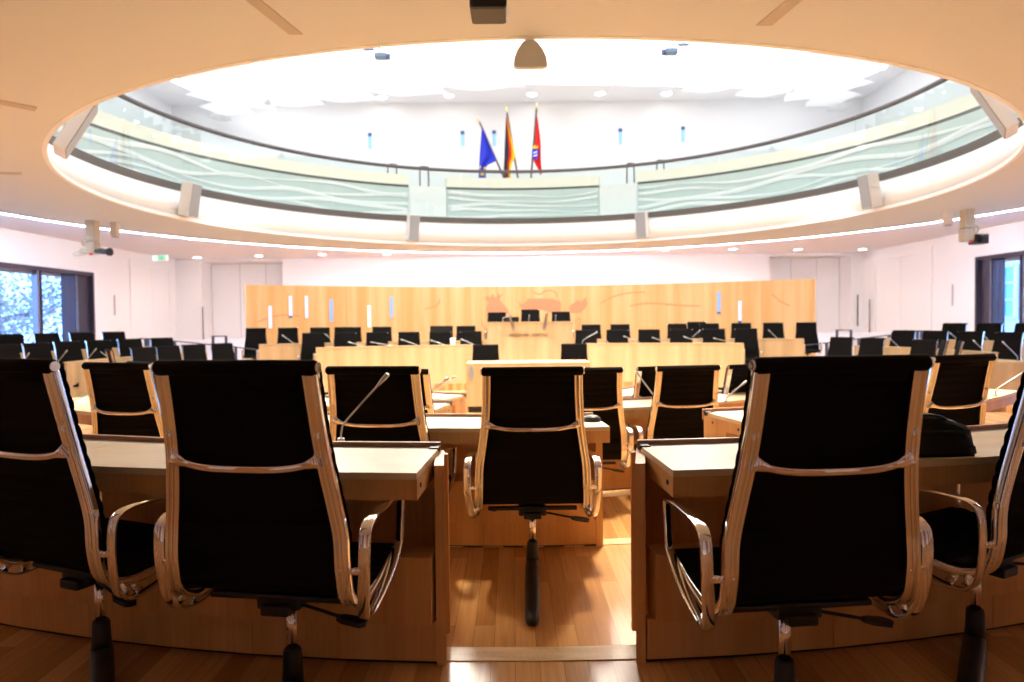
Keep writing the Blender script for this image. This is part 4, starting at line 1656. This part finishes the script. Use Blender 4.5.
# slanted slim screens on the presidium desk, laptop
for (t, c, lab) in (((509.2, 313.5), (513.3, 330), 'slim silver screen seen edge on, left of the presidium lettering'), ((547.2, 313), (544, 330), 'slim silver screen seen edge on, right of the presidium lettering')):
    a, d = atY(*t, 16.12), atY(*c, 16.12)
    o = empty('slim_screen', d)
    ax = (a - d)
    T = Matrix.Translation(d) @ Vector((0, 0, 1)).rotation_difference(ax.normalized()).to_matrix().to_4x4()
    b = mb('steel').bbox(-.022, .022, -.14, .10, 0, ax.length, .006, T)
    b.build('case', o)
    b = mb('plastic').box(-.026 if t[0] > 530 else .0225, -.0225 if t[0] > 530 else .026, -.12, .08, .02, ax.length - .02, T)
    b.build('display', o)
    b = MB().use('steel', True)
    b.tube([(d.x, 16.15, d.z + .12), (d.x, 16.205, d.z + .12)], .02, 8)
    b.build('bracket', o)
    tag(o, lab, 'screen')
o = empty('laptop', (atY(512, 322, 16.55).x, 16.55, 1.0))
a = atY(505.5, 317, 16.55); c = atY(519, 322, 16.55)
mb('plastic').bbox(a.x, c.x, 16.5, 16.53, 1.0, a.z, .006).build('screen', o)
mb('plastic').bbox(a.x, c.x, 16.53, 16.78, 1.0005, 1.02, .004).build('keyboard', o)
tag(o, 'open black laptop on the presidium desk, left of the middle chair', 'laptop')
b = MB().use('steel', True)
q = atY(503, 322, 16.4)
b.tube([(q.x, 16.4, 1.0), (q.x, 16.4, q.z + .10), (q.x + .17, 16.38, q.z + .14)], .012, 8)
tag(b.build('desk_lamp', origin=(q.x, 16.4, 1.0)), 'thin silver bent desk lamp arm at the left of the presidium desk', 'desk lamp')
for px, lab in ((528.5, 'thin upright microphone before the middle presidium chair'), (555, 'thin upright microphone before the right presidium chair')):
    q = atY(px, 316, 16.45)
    mic(q.x, 16.45, 1.0, .02, 0, q.z - 1.0 + .03, lab, 'presidium microphones', r=.0062, head=.011)

# central low table (stenographers, lectern side)
q0, q1 = atY(466, 361, 11.55), atY(590, 361, 11.55)
ct = empty('central_table', ((q0.x + q1.x) / 2, 11.55, F4))
zt = atY(528, 362.8, 11.55).z
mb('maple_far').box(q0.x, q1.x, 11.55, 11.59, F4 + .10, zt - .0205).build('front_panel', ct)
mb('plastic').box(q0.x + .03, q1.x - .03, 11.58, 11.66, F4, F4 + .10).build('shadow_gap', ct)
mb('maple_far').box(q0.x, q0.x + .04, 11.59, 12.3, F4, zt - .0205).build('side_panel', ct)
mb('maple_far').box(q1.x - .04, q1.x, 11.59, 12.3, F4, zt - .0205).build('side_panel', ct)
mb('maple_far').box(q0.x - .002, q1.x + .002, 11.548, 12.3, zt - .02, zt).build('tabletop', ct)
tag(ct, 'low pale maple central table in front of the presidium', 'table')
b = MB().use('grille', True)
q = atY(471.3, 373, 11.55)
b.prism([(.035 * cos(2 * PI * k / 20), .13 * sin(2 * PI * k / 20)) for k in range(20)], .02, Matrix.Translation((q.x, 11.552, q.z)) @ Matrix.Rotation(PI / 2, 4, 'X'))
gr = b.build('speaker_grille', ct)
gr['label'] = 'dark oval grille'

# microphones on benches
GMB = 'microphones on the far benches'
bm_list = [(366, 349, 347, 340.5, 'fl'), (396, 348, 368, 340.5, 'fl'), (418, 345, 400, 338, 'fl'), (446, 344, 430, 339, 'fl'), (474, 343, 461, 338, 'fl'),
           (582, 344, 598, 330, 'fr'), (611, 343, 606, 340, 'fr'), (641, 343, 622, 334.5, 'fr'), (668, 342, 651, 336, 'fr'), (701, 342, 682, 335, 'fr'), (735, 341, 711, 336.5, 'fr')]
for i, (bx, by, tx, ty, s) in enumerate(bm_list):
    rr = 11.75
    p = at_circle(bx, by, BX, BY, rr, True)
    t = atY(tx, ty, p.y - .03)
    z = .565
    k = i if s == 'fl' else i - 5
    mic(p.x, p.y, z, t.x - p.x, -.05, max(.1, t.z - z), 'thin silver gooseneck microphone on the %s front bench, %s from its left end' % ('left' if s == 'fl' else 'right', ordn[k]), GMB, r=.0062, head=.011, rise=.45)
for i, (px, dx, s) in enumerate(((297, -.35, 'l'), (338, -.3, 'l'), (384, -.25, 'l'), (688, .3, 'r'), (780, -.3, 'r'))):
    p = at_circle(px, 340, BX, BY, 13.6, True)
    mic(p.x, p.y, .60, dx, -.05, .36, 'thin silver gooseneck microphone on the rear bench, %s' % ('leftmost', 'second from the left', 'third from the left, near the presidium', 'right of the presidium', 'rightmost')[i], GMB, r=.0062, head=.011)
for i, (px, dx) in enumerate(((18, .2), (54, .25), (84, .25), (112, -.3), (150, -.28))):
    p = at_circle(px, 345, HX, HY, 7.75, True)
    mic(p.x, p.y, .475, dx, -.05, .34, 'thin silver gooseneck microphone on the left side front bench, %s from the left' % ordn[i], GMB, r=.0062, head=.011)
for i, (px, dx) in enumerate(((902, -.3), (988, -.3), (1018, -.3))):
    p = at_circle(px, 345, HX, HY, 7.75, True)
    mic(p.x, p.y, .475, dx, -.05, .34, 'thin silver gooseneck microphone on the right side front bench, %s' % ('leftmost', 'second from the right', 'rightmost')[i], GMB, r=.0062, head=.011)
for i, (px, dx) in enumerate(((962, -.3), (992, -.25))):
    p = at_circle(px, 345, HX, HY, 9.15, True)
    mic(p.x, p.y, .59, dx, -.05, .30, 'thin silver gooseneck microphone on the right side rear bench, %s one' % ('left', 'right')[i], GMB, r=.0062, head=.011)

# black monitor on the left rear bench
p = at_circle(441.5, 332, BX, BY, 13.65, True)
o = empty('monitor', (p.x, p.y, .60))
mb('plastic').bbox(p.x - .28, p.x + .28, p.y, p.y + .03, .68, 1.10, .008).build('screen', o)
mb('plastic').bbox(p.x - .09, p.x + .09, p.y - .02, p.y + .1, .6, .615, .004).build('foot', o)
mb('plastic').box(p.x - .02, p.x + .02, p.y + .03, p.y + .05, .61, .8).build('neck', o)
tag(o, 'wide glossy black monitor on the left rear bench near the presidium', 'monitor')
# small white cup
p = at_circle(452.5, 336, BX, BY, 11.8, True)
b = MB().use('fwhite', True)
b.tube([(p.x, p.y, .561), (p.x, p.y, .60), (p.x, p.y, .72), (p.x, p.y, .84)], .05, 14, [.035, .045, .05, .055])
tag(b.build('jug', origin=(p.x, p.y, .56)), 'small white jug on the left front bench between two chairs', 'jug')
# puck on second desk
p = atZ(592, 421, F2 + .72)
b = MB().use('plastic', True)
b.tube([(p.x, p.y, p.z), (p.x, p.y, p.z + .02), (p.x, p.y, p.z + .032)], .05, 20, [.052, .048, .03])
tag(b.build('microphone_foot', origin=p), 'round black puck on the second row desk right of the aisle chair', 'puck')

# ------------------------------------------------------------------ black bag on the near right desk
bc = atZ(952, 457, F1 + .72)
bc = Vector((bc.x - .085, bc.y + .12, F1 + .72))
bg = empty('laptop_bag', bc)
bg.rotation_euler = (0, 0, R(8))
bm = bmesh.new()
bmesh.ops.create_cube(bm, size=1)
for v in bm.verts:
    top = v.co.z > 0
    v.co = Vector((v.co.x * .33, v.co.y * (.22 if top else .27), (v.co.z + .5) * .115))
bmesh.ops.subdivide_edges(bm, edges=bm.edges[:], cuts=6, use_grid_fill=True)
for v in bm.verts:
    x, y, z = v.co
    if z > .06:
        v.co.z += .010 * sin(x * 17 + 1) + .008 * cos(y * 21 + x * 9) + .016 * (1 - (x / .2) ** 2)
        v.co.z -= .028 * max(0, (x + .02) / .2) ** 1.5
    v.co.y *= 1 + .05 * sin(x * 14)
    v.co.x *= 1 - .05 * (z / .115) ** 2
bmesh.ops.bevel(bm, geom=[e for e in bm.edges if e.calc_face_angle(0) > .9], offset=.010, segments=2, affect='EDGES')
me = bpy.data.meshes.new('bag_body')
bm.to_mesh(me); bm.free()
me.materials.append(M['bag'])
for p in me.polygons: p.use_smooth = True
ob = bpy.data.objects.new('bag_body', me)
COL.objects.link(ob)
ob.parent = bg
b = MB().use('bag', True)
b.sweep(smooth_path([(-.15, -.121, .085), (-.06, -.134, .088), (.06, -.132, .086), (.145, -.120, .08)], 5), .010, .006, (0, 0, 1), 6)
b.build('zip', bg, local=True)
b = MB().use('bag', True)
b.sweep(smooth_path([(-.15, -.06, .120), (-.05, -.10, .142), (.03, -.11, .138), (.10, -.07, .112)], 5), .022, .010, (0, 1, 0), 8)
b.build('handle', bg, local=True)
tag(bg, 'black soft laptop bag lying on the near right desk', 'bag')

# ------------------------------------------------------------------ railings beside the benches
def railing(posts, Y, top_pts, label, z0):
    a = atY(posts[0][0], posts[0][1], Y)
    o = empty('stair_railing', (a.x, Y, z0))
    for px, py in posts:
        p = atY(px, py, Y)
        mb('rail').box(p.x - .035, p.x + .035, Y - .01, Y + .01, z0, p.z).build('post', o)
    b = MB().use('rail', True)
    b.tube([atY(x, y, Y) for x, y in top_pts], .016, 6)
    b.build('top_bar', o)
    tag(o, label, 'railing', None)


railing([(174.7, 341), (204.2, 344), (235.7, 347), ], 17.0, [(172, 340.8), (204, 344), (236, 347), (246, 348.4)], 'thin black stair railing sloping down at the left of the wooden wall', F4)
railing([(213, 336.3), (226, 336.3)], 18.2, [(212.2, 336.2), (226.8, 336.2)], 'short black framed railing with flat top left of the wooden wall', F4)
railing([(145.6, 338.8), (148, 338.8)], 16.6, [(139, 338.5), (149, 338.8)], 'double black post at the end of the left side benches', F4)
railing([(826.7, 343), (858.8, 338.8), (889, 335)], 17.0, [(800, 345.8), (826, 343), (859, 338.8), (892, 334.8)], 'thin black stair railing sloping down at the right of the wooden wall', F4)
railing([(837, 330), (851, 330)], 18.2, [(836, 330), (852, 330)], 'short black framed railing with flat top right of the wooden wall', F4)
railing([(917.5, 331), (921.5, 331)], 16.6, [(916, 331), (929, 330.8)], 'double black post at the end of the right side benches', F4)
railing([(269.5, 351)], 16.35, [(240, 347.5), (258, 350), (270, 351.2)], 'black railing end before the left rear bench', F4)
railing([(792, 347)], 16.35, [(792, 347), (800, 346), (812, 344.5)], 'black railing end before the right rear bench', F4)

# ------------------------------------------------------------------ outside: ground, trees, building
structure(mb('ground').box(-60, XL - .5, -30, 60, -3.3, -3.0).build('ground'), 'pavement outside')
structure(mb('ground').box(XR + .5, 60, -30, 60, -3.3, -3.0).build('ground'), 'pavement outside')


def tree(x, y, h, label, seed):
    rnd = random.Random(seed)
    o = empty('tree', (x, y, -3))
    b = MB().use('bark', True)
    b.tube([(x, y, -3), (x + .1, y, -3 + h * .4), (x + .05, y + .2, -3 + h)], .2, 8, [.24, .16, .03])
    ends = []
    for k in range(34):
        t = rnd.uniform(.2, .97)
        a = rnd.uniform(0, 2 * PI)
        L = (1.15 - t) * h * .36 + .6
        p0 = Vector((x + .08, y + .1 * t, -3 + h * t))
        p2 = p0 + Vector((cos(a) * L, sin(a) * L, L * rnd.uniform(.15, .7)))
        p1 = p0.lerp(p2, .5) + Vector((0, 0, -.12 * L))
        b.tube([p0, p1, p2], .03, 5, [.05, .035, .01])
        ends += [p1, p2]
        for q in range(3):
            pa = p0.lerp(p2, rnd.uniform(.35, .9))
            pb = pa + Vector((rnd.uniform(-1, 1), rnd.uniform(-1, 1), rnd.uniform(-.1, .9))) * .8
            b.tube([pa, pb], .015, 4, [.02, .008])
            ends.append(pb)
    b.build('trunk', o)
    f = MB().use('leaf', False)
    for e in ends:
        for q in range(60):
            c = e + Vector((rnd.gauss(0, .42), rnd.gauss(0, .42), rnd.gauss(0, .36)))
            u = Vector((rnd.uniform(-1, 1), rnd.uniform(-1, 1), rnd.uniform(-1, 1))).normalized()
            v = u.orthogonal().normalized()
            s = rnd.uniform(.05, .10)
            f.add([c - u * s, c + v * s * .6, c + u * s, c - v * s * .6], [(0, 1, 2, 3)])
    fo = f.build('foliage', o)
    fo['kind'] = 'stuff'
    tag(o, label, 'tree', 'trees outside the left window')


tree(-18.3, 19.5, 9.5, 'leafy autumn tree outside the left window, behind its nearer pane edge', 1)
tree(-19.5, 26.0, 10.0, 'leafy autumn tree outside the left window, seen through the narrow pane', 2)
tree(-27.5, 32.5, 11.0, 'tall autumn tree farther off outside the left window', 3)
tree(-26.5, 22.0, 9.0, 'autumn tree outside the left window beside the picture\'s left edge', 4)

bd = empty('building', (22, 26, -3))
tag(bd, 'pale building facade with tall windows outside the right window', 'building')
mb('facade').box(21.5, 27, 12, 44, -3, 9).build('wall', bd)
for i in range(11):
    for j in range(3):
        y0, z0 = 13.2 + i * 2.7, -2.0 + j * 3.2
        wdw = mb('facade_glass').box(21.44, 21.52, y0, y0 + 1.3, z0, z0 + 2.1).build('window', bd)
        f = mb('facade_trim')
        for q in (y0 - .12, y0 + .60, y0 + 1.3):
            f.box(21.36, 21.46, q, q + .12, z0 - .1, z0 + 2.2)
        for q in (z0 - .12, z0 + .66, z0 + 1.38, z0 + 2.1):
            f.box(21.36, 21.46, y0 - .1, y0 + 1.4, q, q + .07)
        fo = f.build('window_frame', bd)

# ------------------------------------------------------------------ light
w = bpy.data.worlds.new('world')
S.world = w
w.use_nodes = True
nt = w.node_tree
bgn = nt.nodes['Background']
bgn.inputs['Color'].default_value = (.24, .48, 1.0, 1)
bgn.inputs['Strength'].default_value = 5.0


def area(name, loc, sx, sy, power, col, rot=(0, 0, 0), spread=PI, portal=False):
    l = bpy.data.lights.new(name, 'AREA')
    l.shape = 'RECTANGLE'
    l.size, l.size_y = sx, sy
    l.energy = power
    l.color = col
    l.spread = spread
    o = bpy.data.objects.new(name, l)
    COL.objects.link(o)
    o.location = loc
    o.rotation_euler = rot
    if portal:
        l.cycles.is_portal = True
    return o


area('window portal left', (XL - .5, (LWY0 + LWY1) / 2, (LWZ0 + LWZ1) / 2), LWZ1 - LWZ0, LWY1 - LWY0, 1, (1, 1, 1), (0, -PI / 2, 0), portal=True)
area('window portal right', (XR + .5, (RWY0 + RWY1) / 2, (RWZ0 + RWZ1) / 2), RWZ1 - RWZ0, RWY1 - RWY0, 1, (1, 1, 1), (0, PI / 2, 0), portal=True)


def spot(x, y, z, e, col=(1, .85, .62), ang=95, blend=.9, tgt=None, r=.06):  # also used for added fill spots that have no fixture
    l = bpy.data.lights.new('downlight and fill spot', 'SPOT')
    l.energy = e
    l.color = col
    l.spot_size = R(ang)
    l.spot_blend = blend
    l.shadow_soft_size = r
    o = bpy.data.objects.new('downlight and fill spot', l)
    COL.objects.link(o)
    o.location = (x, y, z)
    if tgt:
        o.rotation_euler = (Vector(tgt) - Vector((x, y, z))).to_track_quat('-Z', 'Y').to_euler()
    return o


# unseen spots added high in the gallery to fill the hall below
for k in range(8):
    a = 2 * PI * k / 8
    spot(GX + 4.2 * sin(a), GY - 4.2 * cos(a), 8.0, 1000, (1, .96, .90), 78, .5, (GX + 2.6 * sin(a), GY - 2.6 * cos(a), 0), .25)
# unseen spots added at the gallery's far side to brighten the near rows
for x in (-5, -1.7, 1.7, 5):
    spot(x, 18.8, 8.0, 1600, (1, .91, .76), 32, 1.0, (x * .55, 4.0, .3), .5)
# weak warm fill spots added under the beige disc, over the rear rows
for a in (-56, -34, -12, 12, 34, 56):
    spot(OX + 8.1 * sin(R(a)), OY - 8.1 * cos(R(a)), ZD - .03, 50, (1, .88, .70), 105, .9, (OX + 8.1 * sin(R(a)), OY - 8.1 * cos(R(a)), 0), .12)
# narrow spots without fixtures, added to brighten the second row and the aisle
for a in (-52, -30, -10, 4, 20, 40):
    spot(OX + 8.0 * sin(R(a)), OY - 8.0 * cos(R(a)), ZD - .03, 620, (1, .86, .64), 58, .9, (OX + 8.75 * sin(R(a)), OY - 8.75 * cos(R(a)), 0), .12)
# unseen wash spots added below the disc for the wooden wall and benches
for x in (-7, -4.2, -1.4, 1.4, 4.2, 7):
    spot(x * .9 + .4, 16.2 - abs(x) * .25, ZD - .03, 120, (1, .91, .80), 120, 1.0, (x * 1.02 + .4, 19.6, .8), .2)
# small downlights before the far wall
for px in (197, 259, 322, 387, 450, 520, 590, 666, 733, 798, 862):
    p = atZ(px, 253, ZC)
    spot(p.x, min(p.y, 22.9), ZC - .04, 90, (1, .97, .96), 160, 1.0, r=.2)

S.view_settings.view_transform = 'Standard'
S.view_settings.look = 'None'
S.view_settings.exposure = 0.5
S.view_settings.gamma = 1
S.view_settings.use_curve_mapping = False
S.cycles.max_bounces = 9
S.cycles.diffuse_bounces = 5
S.cycles.glossy_bounces = 5
S.cycles.transparent_max_bounces = 16
S.cycles.use_denoising = True
S.cycles.sample_clamp_indirect = 8
